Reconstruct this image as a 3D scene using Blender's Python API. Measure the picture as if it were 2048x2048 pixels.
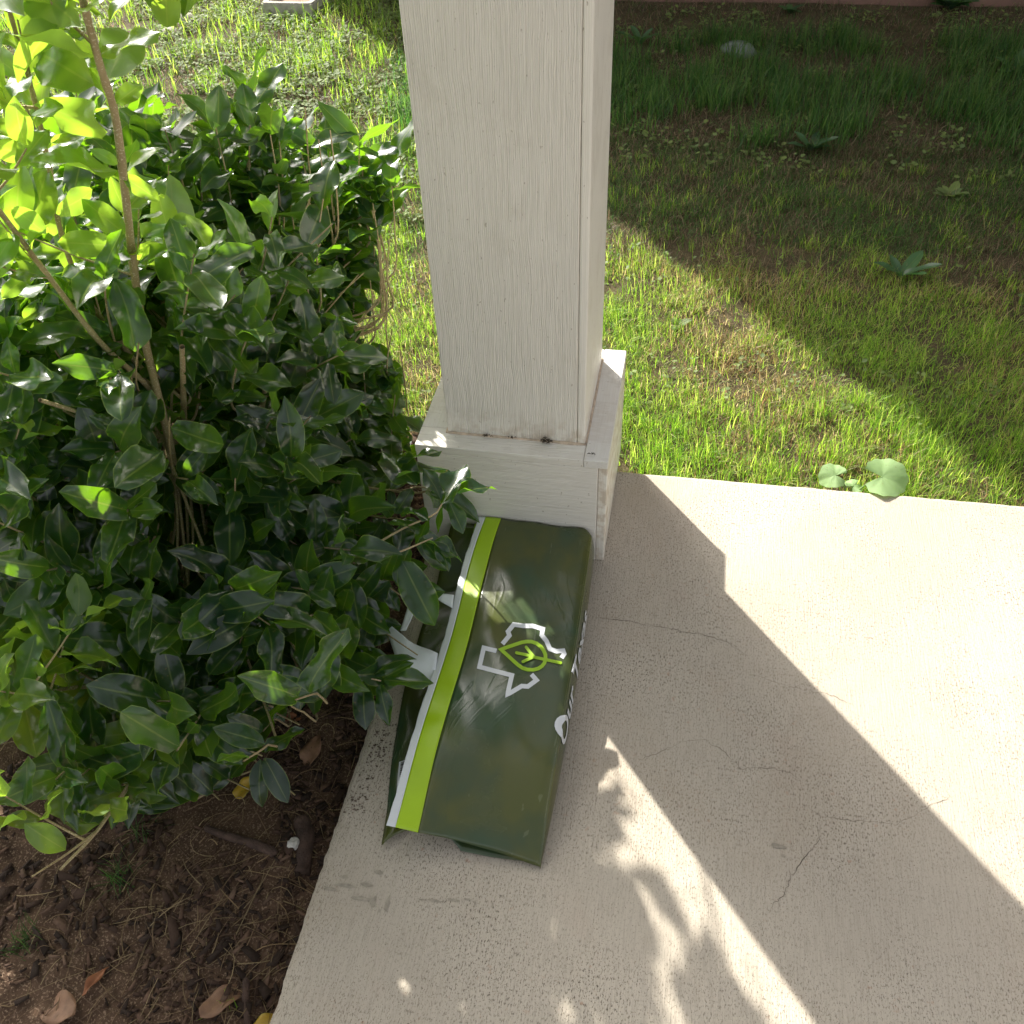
import bpy, bmesh, math, random
import numpy as np
from mathutils import Vector, Matrix, noise
PI = math.pi
rng = np.random.default_rng(7); random.seed(7)
S = bpy.context.scene
for o in list(bpy.data.objects): bpy.data.objects.remove(o)

# ------------------------------------------------------------ camera, sky, sun, exposure
CAM = np.array([0.49507, -1.63925, 1.48550])
M = np.array([[0.9825350, 0.1818798, -0.0393021], [-0.1009853, 0.6985999, 0.7083503], [-0.1562911, 0.6920100, -0.7047661]])
FPX = 1850.07
cd = bpy.data.cameras.new('camera'); cam = bpy.data.objects.new('camera', cd); S.collection.objects.link(cam)
cam.matrix_world = Matrix(((M[0][0], M[1][0], -M[2][0], CAM[0]), (M[0][1], M[1][1], -M[2][1], CAM[1]), (M[0][2], M[1][2], -M[2][2], CAM[2]), (0, 0, 0, 1)))
cd.sensor_width = 36; cd.lens = 36 * FPX / 2048; cd.clip_start = 0.02; cd.clip_end = 500
cd.dof.use_dof = True; cd.dof.focus_distance = 1.75; cd.dof.aperture_fstop = 20
S.camera = cam
S.render.resolution_x = S.render.resolution_y = 1024
SUN_EL = math.radians(35.1); SUN_DIR = Vector((-0.632 * math.cos(SUN_EL), 0.775 * math.cos(SUN_EL), math.sin(SUN_EL))).normalized()
w = bpy.data.worlds.new('World'); S.world = w; w.use_nodes = True
nt = w.node_tree; sky = nt.nodes.new('ShaderNodeTexSky'); sky.sky_type = 'NISHITA'; sky.sun_disc = False
sky.sun_elevation = SUN_EL; sky.sun_rotation = math.atan2(-0.632, 0.775); sky.air_density = 0.8; sky.dust_density = 4.0; sky.ozone_density = 0.3
hs = nt.nodes.new('ShaderNodeHueSaturation'); hs.inputs['Saturation'].default_value = 0.25
wm = nt.nodes.new('ShaderNodeMix'); wm.data_type = 'RGBA'; wm.blend_type = 'MULTIPLY'; wm.inputs[0].default_value = 1; wm.inputs[7].default_value = (1.0, 0.975, 0.94, 1)
nt.links.new(sky.outputs[0], hs.inputs['Color']); nt.links.new(hs.outputs[0], wm.inputs[6]); nt.links.new(wm.outputs[2], nt.nodes['Background'].inputs[0])
nt.nodes['Background'].inputs[1].default_value = 0.132
sl = bpy.data.lights.new('sun', 'SUN'); sl.energy = 4.7; sl.angle = math.radians(0.6); sl.color = (1, 0.95, 0.86)
so = bpy.data.objects.new('sun', sl); S.collection.objects.link(so); so.rotation_euler = SUN_DIR.to_track_quat('Z', 'Y').to_euler(); so.location = (-3, 4, 5)
S.view_settings.view_transform = 'Standard'; S.view_settings.look = 'None'; S.view_settings.exposure = 1.15; S.view_settings.gamma = 1
S.cycles.max_bounces = 8; S.cycles.transparent_max_bounces = 4

def U(u, v, z=0.0):                      # a pixel of the 2048 photograph to the point where its ray meets height z
    d = M.T @ np.array([(u - 1024) / FPX, -(v - 1024) / FPX, 1.0]); t = (z - CAM[2]) / d[2]
    return Vector(CAM + d * t)
def proj(P):
    d = (np.asarray(P) - CAM) @ M.T; return np.stack([1024 + FPX * d[..., 0] / d[..., 2], 1024 - FPX * d[..., 1] / d[..., 2]], -1)

# ------------------------------------------------------------ object helpers
def link(o, parent=None):
    S.collection.objects.link(o)
    if parent: o.parent = parent; o.matrix_parent_inverse = Matrix.Translation(-parent.location)
    return o
def tag(o, label=None, cat=None, group=None, kind=None):
    if label: o['label'] = label
    if cat: o['category'] = cat
    if group: o['group'] = group
    if kind: o['kind'] = kind
    return o
def empty(name, loc, label, cat, group=None):
    o = bpy.data.objects.new(name, None); o.location = loc; o.empty_display_size = 0.05; link(o); return tag(o, label, cat, group)
def obj(name, bm, mat, parent=None, smooth=False):
    me = bpy.data.meshes.new(name); bmesh.ops.recalc_face_normals(bm, faces=bm.faces); bm.to_mesh(me); bm.free()
    me.materials.append(mat)
    if smooth: me.polygons.foreach_set('use_smooth', [True] * len(me.polygons))
    return link(bpy.data.objects.new(name, me), parent)
def npmesh(name, V, F, mat, parent=None, smooth=False, col=None):
    """V (n,3); F list of (m,k) int arrays; col (n,4) -> point colour attribute 'tint'"""
    me = bpy.data.meshes.new(name); V = np.asarray(V, np.float32)
    me.vertices.add(len(V)); me.vertices.foreach_set('co', V.ravel())
    loops = np.concatenate([f.ravel() for f in F]); sizes = np.concatenate([np.full(len(f), f.shape[1]) for f in F])
    me.loops.add(len(loops)); me.loops.foreach_set('vertex_index', loops.astype(np.int32))
    me.polygons.add(len(sizes)); me.polygons.foreach_set('loop_start', np.concatenate([[0], np.cumsum(sizes)[:-1]]).astype(np.int32))
    try: me.polygons.foreach_set('loop_total', sizes.astype(np.int32))
    except Exception: pass
    me.update(calc_edges=True)
    if smooth: me.polygons.foreach_set('use_smooth', np.ones(len(sizes), bool))
    if col is not None:
        a = me.attributes.new('tint', 'FLOAT_COLOR', 'POINT'); a.data.foreach_set('color', np.asarray(col, np.float32).ravel())
    me.materials.append(mat); me.validate()
    return link(bpy.data.objects.new(name, me), parent)
def box(bm, x0, x1, y0, y1, z0, z1, bev=0.0, seg=2):
    r = bmesh.ops.create_cube(bm, size=1); vs = r['verts']
    for v in vs: v.co = Vector(((x0 + x1) / 2 + v.co.x * (x1 - x0), (y0 + y1) / 2 + v.co.y * (y1 - y0), (z0 + z1) / 2 + v.co.z * (z1 - z0)))
    if bev: bmesh.ops.bevel(bm, geom=list({e for v in vs for e in v.link_edges}), offset=bev, segments=seg, affect='EDGES', profile=0.5)
def tube_np(P, R, n=7):
    P = np.asarray(P, float); R = np.asarray(R, float); k = len(P); T = np.gradient(P, axis=0); T /= np.linalg.norm(T, axis=1)[:, None] + 1e-9
    up = np.array([0.31, 0.9, 0.2]); A = np.cross(T, up); A /= np.linalg.norm(A, axis=1)[:, None] + 1e-9; B = np.cross(T, A)
    th = np.arange(n) * 2 * PI / n
    V = P[:, None] + R[:, None, None] * (np.cos(th)[None, :, None] * A[:, None] + np.sin(th)[None, :, None] * B[:, None])
    i = np.arange(k - 1)[:, None] * n; j = np.arange(n)[None]; j2 = (j + 1) % n
    F = np.stack([i + j, i + j2, i + n + j2, i + n + j], -1).reshape(-1, 4)
    return V.reshape(-1, 3), F
def tubes(name, lst, mat, parent=None, n=7):
    VV, FF, b = [], [], 0
    for P, R in lst:
        v, f = tube_np(P, R, n); VV.append(v); FF.append(f + b); b += len(v)
    return npmesh(name, np.concatenate(VV), [np.concatenate(FF)], mat, parent, True)
def spline(pts, n):
    P = np.asarray([list(p) for p in pts], float); P = np.vstack([2 * P[0] - P[1], P, 2 * P[-1] - P[-2]]); out = []
    k = len(P) - 3
    for s in np.linspace(0, k - 1e-6, n):
        i = int(s); t = s - i; a, b, c, d = P[i:i + 4]
        out.append(0.5 * ((2 * b) + (c - a) * t + (2 * a - 5 * b + 4 * c - d) * t * t + (3 * b - a - 3 * c + d) * t ** 3))
    return np.array(out)

# ------------------------------------------------------------ material helpers
class Mt:
    def __init__(s, name, rough=0.6, spec=0.5):
        s.m = bpy.data.materials.new(name); s.m.use_nodes = True; s.t = s.m.node_tree; s.b = s.t.nodes['Principled BSDF']
        s.b.inputs['Roughness'].default_value = rough; s.b.inputs['Specular IOR Level'].default_value = spec
        s.co = s.t.nodes.new('ShaderNodeTexCoord').outputs['Object']
    def n(s, t, **k):
        x = s.t.nodes.new(t)
        for a, b in k.items(): setattr(x, a, b)
        return x
    def l(s, a, b): s.t.links.new(a, b)
    def map(s, sc, rot=(0, 0, 0), src=None):
        m = s.n('ShaderNodeMapping'); m.inputs['Scale'].default_value = sc; m.inputs['Rotation'].default_value = rot; s.l(src or s.co, m.inputs[0]); return m.outputs[0]
    def noise(s, sc, vec=None, det=4, rough=0.55, dist=0):
        x = s.n('ShaderNodeTexNoise'); x.inputs['Scale'].default_value = sc; x.inputs['Detail'].default_value = det; x.inputs['Roughness'].default_value = rough; x.inputs['Distortion'].default_value = dist
        s.l(vec or s.co, x.inputs['Vector']); return x.outputs['Fac']
    def ramp(s, fac, *st):
        r = s.n('ShaderNodeValToRGB'); e = r.color_ramp.elements
        while len(e) < len(st): e.new(0.5)
        for el, (p, c) in zip(e, st): el.position = p; el.color = (*c, 1) if hasattr(c, '__len__') else (c, c, c, 1)
        s.l(fac, r.inputs[0]); return r.outputs[0]
    def mix(s, fac, a, b, mode='MIX'):
        x = s.n('ShaderNodeMix', data_type='RGBA', blend_type=mode)
        for i, v in ((0, fac), (6, a), (7, b)):
            if hasattr(v, 'is_linked'): s.l(v, x.inputs[i])
            else: x.inputs[i].default_value = v if i == 0 else (*v, 1)
        return x.outputs[2]
    def math(s, op, a, b=0.0):
        x = s.n('ShaderNodeMath', operation=op)
        for i, v in ((0, a), (1, b)):
            if hasattr(v, 'is_linked'): s.l(v, x.inputs[i])
            else: x.inputs[i].default_value = v
        return x.outputs[0]
    def col(s, c):
        if hasattr(c, 'is_linked'): s.l(c, s.b.inputs['Base Color'])
        else: s.b.inputs['Base Color'].default_value = (*c, 1)
        return s
    def bump(s, h, dist=0.001, st=1.0):
        x = s.n('ShaderNodeBump'); x.inputs['Distance'].default_value = dist; x.inputs['Strength'].default_value = st; s.l(h, x.inputs['Height'])
        old = s.b.inputs['Normal'].links
        if old: s.l(old[0].from_socket, x.inputs['Normal'])
        s.l(x.outputs[0], s.b.inputs['Normal']); return s

def plain(name, c, rough=0.6, var=0.15, sc=30, bd=0.0006, spec=0.5):
    m = Mt(name, rough, spec); f = m.noise(sc, det=5)
    m.col(m.ramp(f, (0.3, tuple(x * (1 - var) for x in c)), (0.7, tuple(min(1, x * (1 + var)) for x in c)))); m.bump(m.noise(sc * 6), bd); return m

# concrete: broom-finished, speckled, faint rust-red stains
def concrete():
    m = Mt('broomed_concrete', 0.9, 0.25)
    c = m.ramp(m.noise(2.2, det=6), (0.3, (0.495, 0.44, 0.36)), (0.7, (0.58, 0.52, 0.43)))
    c = m.mix(m.ramp(m.noise(5.0, det=8, rough=0.7), (0.56, 0.0), (0.78, 0.35)), c, (0.52, 0.38, 0.30))
    c = m.mix(m.ramp(m.noise(1.3, det=5), (0.50, 0.0), (0.72, 0.35)), c, (0.42, 0.37, 0.31))
    sp = m.noise(400, m.map((1, 0.42, 1)), det=4, rough=0.75)             # broom-drawn dark pits
    dens = m.ramp(m.noise(4.5, det=4), (0.35, 0.0), (0.65, 1.0))
    mask = m.math('MULTIPLY', m.ramp(sp, (0.545, 0.0), (0.60, 1.0)), m.math('ADD', m.math('MULTIPLY', dens, 0.75), 0.22))
    br = m.noise(330, m.map((1, 0.06, 1)), det=3); c = m.mix(m.ramp(br, (0.36, 0.34), (0.54, 0.0)), c, (0.36, 0.31, 0.25)); c = m.mix(mask, c, (0.08, 0.062, 0.042))
    dots = m.ramp(m.noise(420, det=1), (0.67, 0.0), (0.73, 0.8)); c = m.mix(dots, c, (0.10, 0.08, 0.06))
    big = m.ramp(m.noise(3.1, det=7, rough=.65, dist=.6), (0.50, 0.0), (0.66, 0.30)); c = m.mix(big, c, (0.40, 0.33, 0.25))
    red = m.math('MULTIPLY', m.ramp(m.noise(60, det=2), (0.66, 0.0), (0.74, 0.5)), dens); c = m.mix(red, c, (0.42, 0.22, 0.14))
    m.col(c)
    m.bump(br, 0.0014, 1.0); m.bump(sp, 0.0008, 0.5); m.bump(m.noise(40), 0.002, 0.35)
    return m.m
M_CON = concrete()
M_CONR = plain('rough_edge_concrete', (0.40, 0.34, 0.27), 0.95, 0.35, 45, 0.004).m
M_CRACK = plain('crack_dark', (0.10, 0.08, 0.06), 0.95, 0.4, 80).m
M_STAIN = plain('damp_stain', (0.37, 0.33, 0.265), 0.8, 0.25, 90).m
M_PIT = plain('dark_pitting', (0.16, 0.125, 0.09), 0.95, 0.4, 200, 0.002).m

def board(name, vert=True, c=(0.87, 0.84, 0.76), amp=0.0018, dirt=0.5):
    m = Mt(name, 0.55, 0.35)
    sc = (1, 1, 0.035) if vert else (0.04, 1, 1)
    wob = m.noise(9, det=2); 
    add = m.n('ShaderNodeVectorMath', operation='ADD'); mul = m.n('ShaderNodeVectorMath', operation='SCALE'); cmb = m.n('ShaderNodeCombineXYZ')
    m.l(wob, cmb.inputs[0 if vert else 2]); m.l(cmb.outputs[0], mul.inputs[0]); mul.inputs['Scale'].default_value = 0.012
    m.l(m.co, add.inputs[0]); m.l(mul.outputs[0], add.inputs[1])
    v = m.map(sc, src=add.outputs[0])
    g = m.noise(300, v, det=2, rough=0.5)
    wv = m.n('ShaderNodeTexWave', wave_type='BANDS', bands_direction='X' if vert else 'Z'); wv.inputs['Scale'].default_value = 92; wv.inputs['Distortion'].default_value = 4.0; wv.inputs['Detail'].default_value = 3; wv.inputs['Detail Scale'].default_value = 1.6
    m.l(m.map((1, 1, 0.06) if vert else (.06, 1, 1), src=add.outputs[0]), wv.inputs['Vector'])
    g2 = m.math('ADD', m.math('MULTIPLY', m.ramp(wv.outputs['Fac'], (0.05, 0.0), (0.45, 1.0)), 0.6), m.math('MULTIPLY', m.ramp(g, (0.38, 0.0), (0.56, 1.0)), 0.4))
    base = m.ramp(m.noise(3), (0.3, tuple(x * 0.96 for x in c)), (0.7, tuple(x * 1.03 for x in c)))
    base = m.mix(m.math('MULTIPLY', m.math('SUBTRACT', 1.0, g2), 0.26), base, (0.50, 0.44, 0.34))
    spk = m.math('MULTIPLY', m.ramp(m.noise(160, m.map((1, 1, 0.5)), det=2), (0.69, 0.0), (0.735, 1.0)), dirt); base = m.mix(spk, base, (0.26, 0.20, 0.13))
    sx = m.n('ShaderNodeSeparateXYZ'); m.l(m.co, sx.inputs[0]); low = m.n('ShaderNodeMapRange'); low.inputs[1].default_value = .36; low.inputs[2].default_value = .285; m.l(sx.outputs[2], low.inputs[0])
    if vert: base = m.mix(m.math('MULTIPLY', m.math('MULTIPLY', low.outputs[0], m.ramp(m.noise(45, det=5), (.42, 0.0), (.62, 1.0))), .55), base, (0.46, 0.34, 0.22))
    smd = m.ramp(m.noise(7, det=6, rough=.7), (.58, 0.0), (.72, .22)); base = m.mix(smd, base, (0.52, 0.46, 0.36))
    m.col(base); m.bump(g2, amp, 0.8); m.bump(m.noise(35, det=3), 0.0015, 0.25)
    return m.m
M_GV = board('painted_grain_vertical'); M_GH = board('painted_grain_horizontal', False, (0.85, 0.82, 0.75), 0.0012)
M_SM = board('painted_board_smooth', True, (0.87, 0.84, 0.76), 0.0004, 0.6)
M_GD = board('painted_grain_depth', False, (0.80, 0.78, 0.73), 0.0008)
M_GD.node_tree.nodes['Mapping'].inputs['Scale'].default_value = (1, 0.04, 1)
M_CAULK = plain('stained_caulk', (0.60, 0.48, 0.36), 0.8, 0.3, 60, 0.001).m
M_DIRT = plain('dark_debris', (0.06, 0.045, 0.03), 0.95, 0.4, 300).m

# leaves
def leafmat(name, top, under, trans, rough=0.27, tw=0.42, vein=(0.35, 0.45, 0.08)):
    m = Mt(name, rough, 0.75)
    a = m.n('ShaderNodeAttribute', attribute_name='tint'); sp = m.n('ShaderNodeSeparateColor'); m.l(a.outputs['Color'], sp.inputs[0])
    geo = m.n('ShaderNodeNewGeometry')
    R, G, B = sp.outputs
    t = m.mix(R, tuple(x * 0.75 for x in top), (top[0] * 1.6, top[1] * 1.35, top[2] * 1.0)); u = m.mix(R, tuple(x * 0.8 for x in under), tuple(x * 1.2 for x in under))
    c = m.mix(geo.outputs['Backfacing'], t, u)
    rib = m.ramp(G, (0.03, 1.0), (0.07, 0.0)); c = m.mix(m.math('MULTIPLY', rib, 0.30), c, vein)
    edge = m.ramp(G, (0.93, 0.0), (0.985, 1.0)); c = m.mix(m.math('MULTIPLY', edge, 0.5), c, vein)
    c = m.mix(m.math('MULTIPLY', m.ramp(m.noise(55, det=3), (0.4, 0.0), (0.7, 1.0)), 0.25), c, tuple(x * 0.6 for x in top))
    c = m.mix(m.math('MULTIPLY', m.ramp(m.noise(140, det=1), (0.73, 0.0), (0.76, 1.0)), 0.7), c, (0.20, 0.14, 0.04))
    m.col(c); m.l(m.math('ADD', rough - 0.02, m.math('MULTIPLY', geo.outputs['Backfacing'], 0.28)), m.b.inputs['Roughness'])
    m.bump(m.noise(90, det=2), 0.0008, 0.5)
    tr = m.n('ShaderNodeBsdfTranslucent'); tc = m.mix(R, tuple(x * 0.85 for x in trans), tuple(min(1, x * 1.2) for x in trans)); tc = m.mix(m.math('MULTIPLY', rib, 0.35), tc, (0.75, 0.85, 0.15)); m.l(tc, tr.inputs[0])
    mx = m.n('ShaderNodeMixShader'); mx.inputs[0].default_value = tw; m.l(m.b.outputs[0], mx.inputs[1]); m.l(tr.outputs[0], mx.inputs[2])
    m.l(mx.outputs[0], m.t.nodes['Material Output'].inputs[0]); return m.m
M_LEAF = leafmat('waxy_leaf', (0.009, 0.031, 0.021), (0.055, 0.10, 0.05), (0.36, 0.76, 0.018), 0.22, 0.28)
M_LEAFB = leafmat('pale_shoot_leaf', (0.022, 0.065, 0.03), (0.14, 0.22, 0.09), (0.50, 0.80, 0.05), 0.26, 0.46)
M_YLEAF = leafmat('yellow_leaf', (0.50, 0.36, 0.03), (0.50, 0.38, 0.06), (0.6, 0.45, 0.03), 0.45, 0.3)
M_WEED = leafmat('weed_leaf', (0.12, 0.19, 0.06), (0.16, 0.23, 0.09), (0.28, 0.42, 0.06), 0.75, 0.35)
M_BIG = leafmat('pale_broad_leaf', (0.26, 0.44, 0.15), (0.28, 0.42, 0.18), (0.35, 0.6, 0.10), 0.5, 0.3, (0.12, 0.25, 0.08))
def bark():
    m = Mt('speckled_bark', 0.8, 0.3)
    c = m.ramp(m.noise(30, m.map((1, 1, 0.4)), det=4), (0.3, (0.30, 0.23, 0.12)), (0.7, (0.46, 0.37, 0.21)))
    c = m.mix(m.ramp(m.noise(380, det=1), (0.60, 0.0), (0.66, 1.0)), c, (0.60, 0.53, 0.36)); m.col(c); m.bump(m.noise(200), 0.001); return m.m
M_BARK = bark()
def grassmat():
    m = Mt('grass_blade', 0.5, 0.35); a = m.n('ShaderNodeAttribute', attribute_name='tint')
    m.col(a.outputs['Color']); tr = m.n('ShaderNodeBsdfTranslucent'); b = m.n('ShaderNodeHueSaturation'); b.inputs['Value'].default_value = 2.6; b.inputs['Saturation'].default_value = 1.1
    m.l(a.outputs['Color'], b.inputs['Color']); m.l(b.outputs[0], tr.inputs[0])
    mx = m.n('ShaderNodeMixShader'); mx.inputs[0].default_value = 0.45; m.l(m.b.outputs[0], mx.inputs[1]); m.l(tr.outputs[0], mx.inputs[2]); m.l(mx.outputs[0], m.t.nodes['Material Output'].inputs[0]); return m.m
M_GRASS = grassmat()
def soil(name, a, b, c2, bd=0.006):
    m = Mt(name, 0.95, 0.15); c = m.ramp(m.noise(14, det=8, rough=0.7), (0.35, a), (0.65, b)); c = m.mix(m.ramp(m.noise(260, det=2), (0.56, 0.0), (0.64, 1.0)), c, c2)
    m.col(c); m.bump(m.noise(120, det=4, rough=0.7), bd, 0.9); return m.m
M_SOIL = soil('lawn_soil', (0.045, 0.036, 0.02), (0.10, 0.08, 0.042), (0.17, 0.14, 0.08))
M_MULCH = soil('dark_bed_soil', (0.065, 0.040, 0.027), (0.15, 0.095, 0.062), (0.27, 0.19, 0.13), 0.004)
def attrmat(name, rough=0.85, bd=0.0015, sc=150, spec=0.25):
    m = Mt(name, rough, spec); a = m.n('ShaderNodeAttribute', attribute_name='tint'); m.col(m.mix(m.math('MULTIPLY', m.noise(sc, m.map((1, 0.3, 1))), 0.6), a.outputs['Color'], (0.03, 0.02, 0.012))); m.bump(m.noise(sc * 2), bd); return m.m
M_CHIP = attrmat('bark_chip'); M_STRAW = attrmat('dry_straw', 0.6, 0.0003, 40)
M_DEAD = plain('dead_leaf_tan', (0.25, 0.14, 0.08), 0.65, 0.25, 60, 0.0008).m
M_DEAD2 = plain('dead_leaf_orange', (0.26, 0.10, 0.04), 0.7, 0.3, 60, 0.0008).m

# bag materials
def film(name, c, rough=0.28, var=0.18, cc=0.0):
    m = Mt(name, rough, 0.5); f = m.noise(7, det=5, rough=0.6)
    m.col(m.ramp(f, (0.3, tuple(x * (1 - var) for x in c)), (0.7, tuple(min(1, x * (1 + var)) for x in c))))
    m.bump(m.noise(9, det=1), 0.004, 0.4); m.bump(m.noise(60, det=2), .0004, .3); return m.m
M_FILM = film('dark_green_film', (0.050, 0.062, 0.022), 0.17)
def two_tone():
    m = Mt('dark_green_two_tone_film', 0.17, 0.6); f = m.noise(6, det=3, dist=.5); c = m.ramp(f, (.38, (.038, .076, .036)), (.5, (.056, .076, .026)), (.62, (.082, .092, .020)))
    sc = m.ramp(m.noise(90, m.map((1, .12, 1), (0, 0, .6)), det=2), (.70, 0.0), (.74, 1.0)); c = m.mix(m.math('MULTIPLY', sc, .25), c, (.25, .28, .16)); m.col(c)
    m.l(m.ramp(m.noise(14, det=5), (.3, .13), (.7, .30)), m.b.inputs['Roughness'])
    m.bump(m.noise(9, det=1), 0.004, 0.4); m.bump(m.ramp(m.noise(5, m.map((1, .5, 1), (0, 0, .5)), det=3, dist=1.5), (.49, 0.0), (.505, 1.0), (.52, 0.0)), .0005, .35); m.bump(m.noise(70, det=3), .0005, .35); return m.m
M_FILM = two_tone(); M_FILMIN = film('dark_film_inside', (0.03, 0.034, 0.02), 0.35)
M_LIME = film('lime_film', (0.36, 0.56, 0.008), 0.3, 0.10); M_WFILM = film('white_film', (0.66, 0.70, 0.72), 0.35, 0.05)
M_PRW = film('white_print', (0.66, 0.69, 0.72), 0.35, 0.03); M_PRL = film('lime_print', (0.33, 0.55, 0.02), 0.35, 0.04); M_INK = film('black_ink', (0.02, 0.02, 0.02), 0.4, 0.1)
M_SEAM = film('seam_edge', (0.26, 0.27, 0.10), 0.35, 0.1)

# ------------------------------------------------------------ ground
def nz(x, y, s, o=0.0): return noise.noise(Vector((x * s + o, y * s - o, o)))
def lawn_z(x, y):
    return -0.055 - 0.05 * min(1, max(0, y - 0.1) / 1.2) + 0.012 * nz(x, y, 2.5) + 0.006 * nz(x, y, 9, 3)
def grid(name, x0, x1, y0, y1, step, zf, mat, **k):
    xs = np.arange(x0, x1 + 1e-6, step); ys = np.arange(y0, y1 + 1e-6, step); V = np.array([[x, y, zf(x, y)] for y in ys for x in xs])
    n = len(xs); i = np.arange(len(ys) - 1)[:, None] * n + np.arange(n - 1)[None]; F = np.stack([i, i + 1, i + n + 1, i + n], -1).reshape(-1, 4)
    return npmesh(name, V, [F], mat, smooth=True, **k)
# one sheet to the horizon: fine near the porch, coarse rings beyond
def ground_sheet():
    xs = np.concatenate([[-200, -60, -20, -9], np.arange(-5, 4.01, 0.05), [8, 20, 60, 200]]); ys = np.concatenate([[-200, -60, -20, -8], np.arange(-4, 5.01, 0.05), [9, 20, 60, 200]])
    def z(x, y):
        q = lawn_z(x, y) if abs(x) < 6 and abs(y) < 6 else -0.105
        if x < 0.02 and y < 0.25: q -= 0.03
        if x >= -0.02 and y < -0.02: q -= 0.12
        return q
    V = np.array([[x, y, z(x, y)] for y in ys for x in xs]); n = len(xs)
    i = np.arange(len(ys) - 1)[:, None] * n + np.arange(n - 1)[None]; F = np.stack([i, i + 1, i + n + 1, i + n], -1).reshape(-1, 4)
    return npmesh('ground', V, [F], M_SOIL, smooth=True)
tag(ground_sheet(), kind='structure')
def bed_z(x, y):
    e = min(1, max(0, (0.22 - y) / 0.12)); q = -0.062 + 0.016 * nz(x, y, 5, 1) + 0.008 * nz(x, y, 16, 2) + 0.0035 * nz(x, y, 50, 5)
    q -= 0.012 * max(0, 1 - abs(x + 0.03) / 0.06)
    return q * e + (1 - e) * -0.11
bed = grid('mulch_bed', -2.0, 0.0, -2.2, 0.22, 0.0125, bed_z, M_MULCH); tag(bed, kind='structure')

# slab: swept rounded edge, wobbling and worn along the left side
def slab():
    pts = []
    for y in np.arange(-3.2, -0.009, 0.008): pts.append((0.0, y, 1, 0))           # left edge, going back
    for x in np.arange(0.0, 3.6, 0.008): pts.append((x, -0.008 + 0.013 * x, 0, 1))
    pts += [(3.6, 0.04, 0, 1), (3.6, -3.2, 0, 0)]
    prof = [(0.020, 0.0), (0.012, -0.0012), (0.006, -0.004), (0.0015, -0.010), (0.0, -0.020), (0.001, -0.14)]
    V, F = [], []; n = len(pts)
    for k, (ins, z) in enumerate(prof):
        for i, (x, y, l, b) in enumerate(pts):
            w = (0.0035 * nz(x, y, 14, 4) + 0.003 * nz(x, y, 60, 7)) * (1 if k >= 1 else 0.6)
            wz = -0.0016 * max(0, nz(x, y, 45, 9)) if 0 < k < 5 else 0
            dx = ins * (1.5 if l else 0) + (w if l else 0); dy = -ins * 0.8 + (w * 0.35 if b else 0) if b else 0
            V.append((x + dx if l else x, y + dy, z + wz))
    for k in range(len(prof) - 1):
        for i in range(n - 1): F.append((k * n + i, k * n + i + 1, (k + 1) * n + i + 1, (k + 1) * n + i))
    bm = bmesh.new(); vs = [bm.verts.new(v) for v in V]
    for f in F: bm.faces.new([vs[j] for j in f])
    bm.faces.new(vs[:n][::-1])
    return obj('porch_slab', bm, M_CON)
sb = slab(); tag(sb, kind='structure')
# thin sheets lying on the slab: cracks, worn pitting, damp marks
def strip(bm, P, W, z):
    P = [Vector((p[0], p[1], 0)) for p in P]; prev = None
    for i, p in enumerate(P):
        t = (P[min(i + 1, len(P) - 1)] - P[max(i - 1, 0)]).normalized(); nrm = Vector((-t.y, t.x, 0)); h = W[i] / 2
        a = bm.verts.new((p.x + nrm.x * h, p.y + nrm.y * h, z)); b = bm.verts.new((p.x - nrm.x * h, p.y - nrm.y * h, z))
        if prev: bm.faces.new((prev[0], a, b, prev[1]))
        prev = (a, b)
def crack(pix, wid):
    bm = bmesh.new(); P0 = [U(*p) for p in pix]; P, W = [], []; r = random.Random(pix[0][0])
    for a, b in zip(P0[:-1], P0[1:]):
        n = max(2, int((b - a).length / 0.006))
        for i in range(n): q = a.lerp(b, i / n); P.append(q + Vector((r.uniform(-1, 1), r.uniform(-1, 1), 0)) * 0.0024)
    W = [wid * (0.35 + 0.9 * abs(nz(p.x, p.y, 30, 2)) * 2) * min(1, i / 5 + .2, (len(P) - 1 - i) / 5 + .1) for i, p in enumerate(P)]
    strip(bm, P, W, 0.0006); return obj('crack', bm, M_CRACK, sb)
k2 = 1.0601
for pts, wd in [
    ([(1190, 1236), (1225, 1238), (1300, 1250), (1360, 1262), (1415, 1272), (1455, 1284), (1478, 1300), (1498, 1318)], 0.0008),
    ([(1480, 1335), (1500, 1350), (1545, 1363), (1600, 1378), (1660, 1390), (1720, 1418)], 0.0007),
    ([(1280, 1520), (1330, 1500), (1370, 1483), (1410, 1482), (1445, 1500), (1480, 1538), (1535, 1535), (1580, 1545), (1620, 1570)], 0.0007),
    ([(1610, 1610), (1640, 1632), (1680, 1640), (1740, 1642), (1790, 1650), (1860, 1612), (1930, 1585)], 0.0007),
    ([(1646, 1640), (1636, 1680), (1610, 1715), (1590, 1740), (1565, 1790), (1530, 1830)], 0.0009),
    ([(1150, 1545), (1195, 1552)], 0.0009), ([(1380, 1040), (1420, 1052), (1490, 1046)], 0.0005)]:
    crack(pts, wd)
def blotch(name, mat, cx, cy, rx, ry, seed, z=0.0009, n=22):
    bm = bmesh.new(); c = U(cx, cy); vs = []
    for i in range(n):
        a = i * 2 * PI / n; r = 1 + 0.55 * noise.noise(Vector((math.cos(a) * 1.3, math.sin(a) * 1.3, seed)))+0.25*noise.noise(Vector((math.cos(a) * 4, math.sin(a) * 4, seed)))
        vs.append(bm.verts.new((c.x + math.cos(a) * rx * r, c.y + math.sin(a) * ry * r, z)))
    bm.faces.new(vs); return bm
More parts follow.
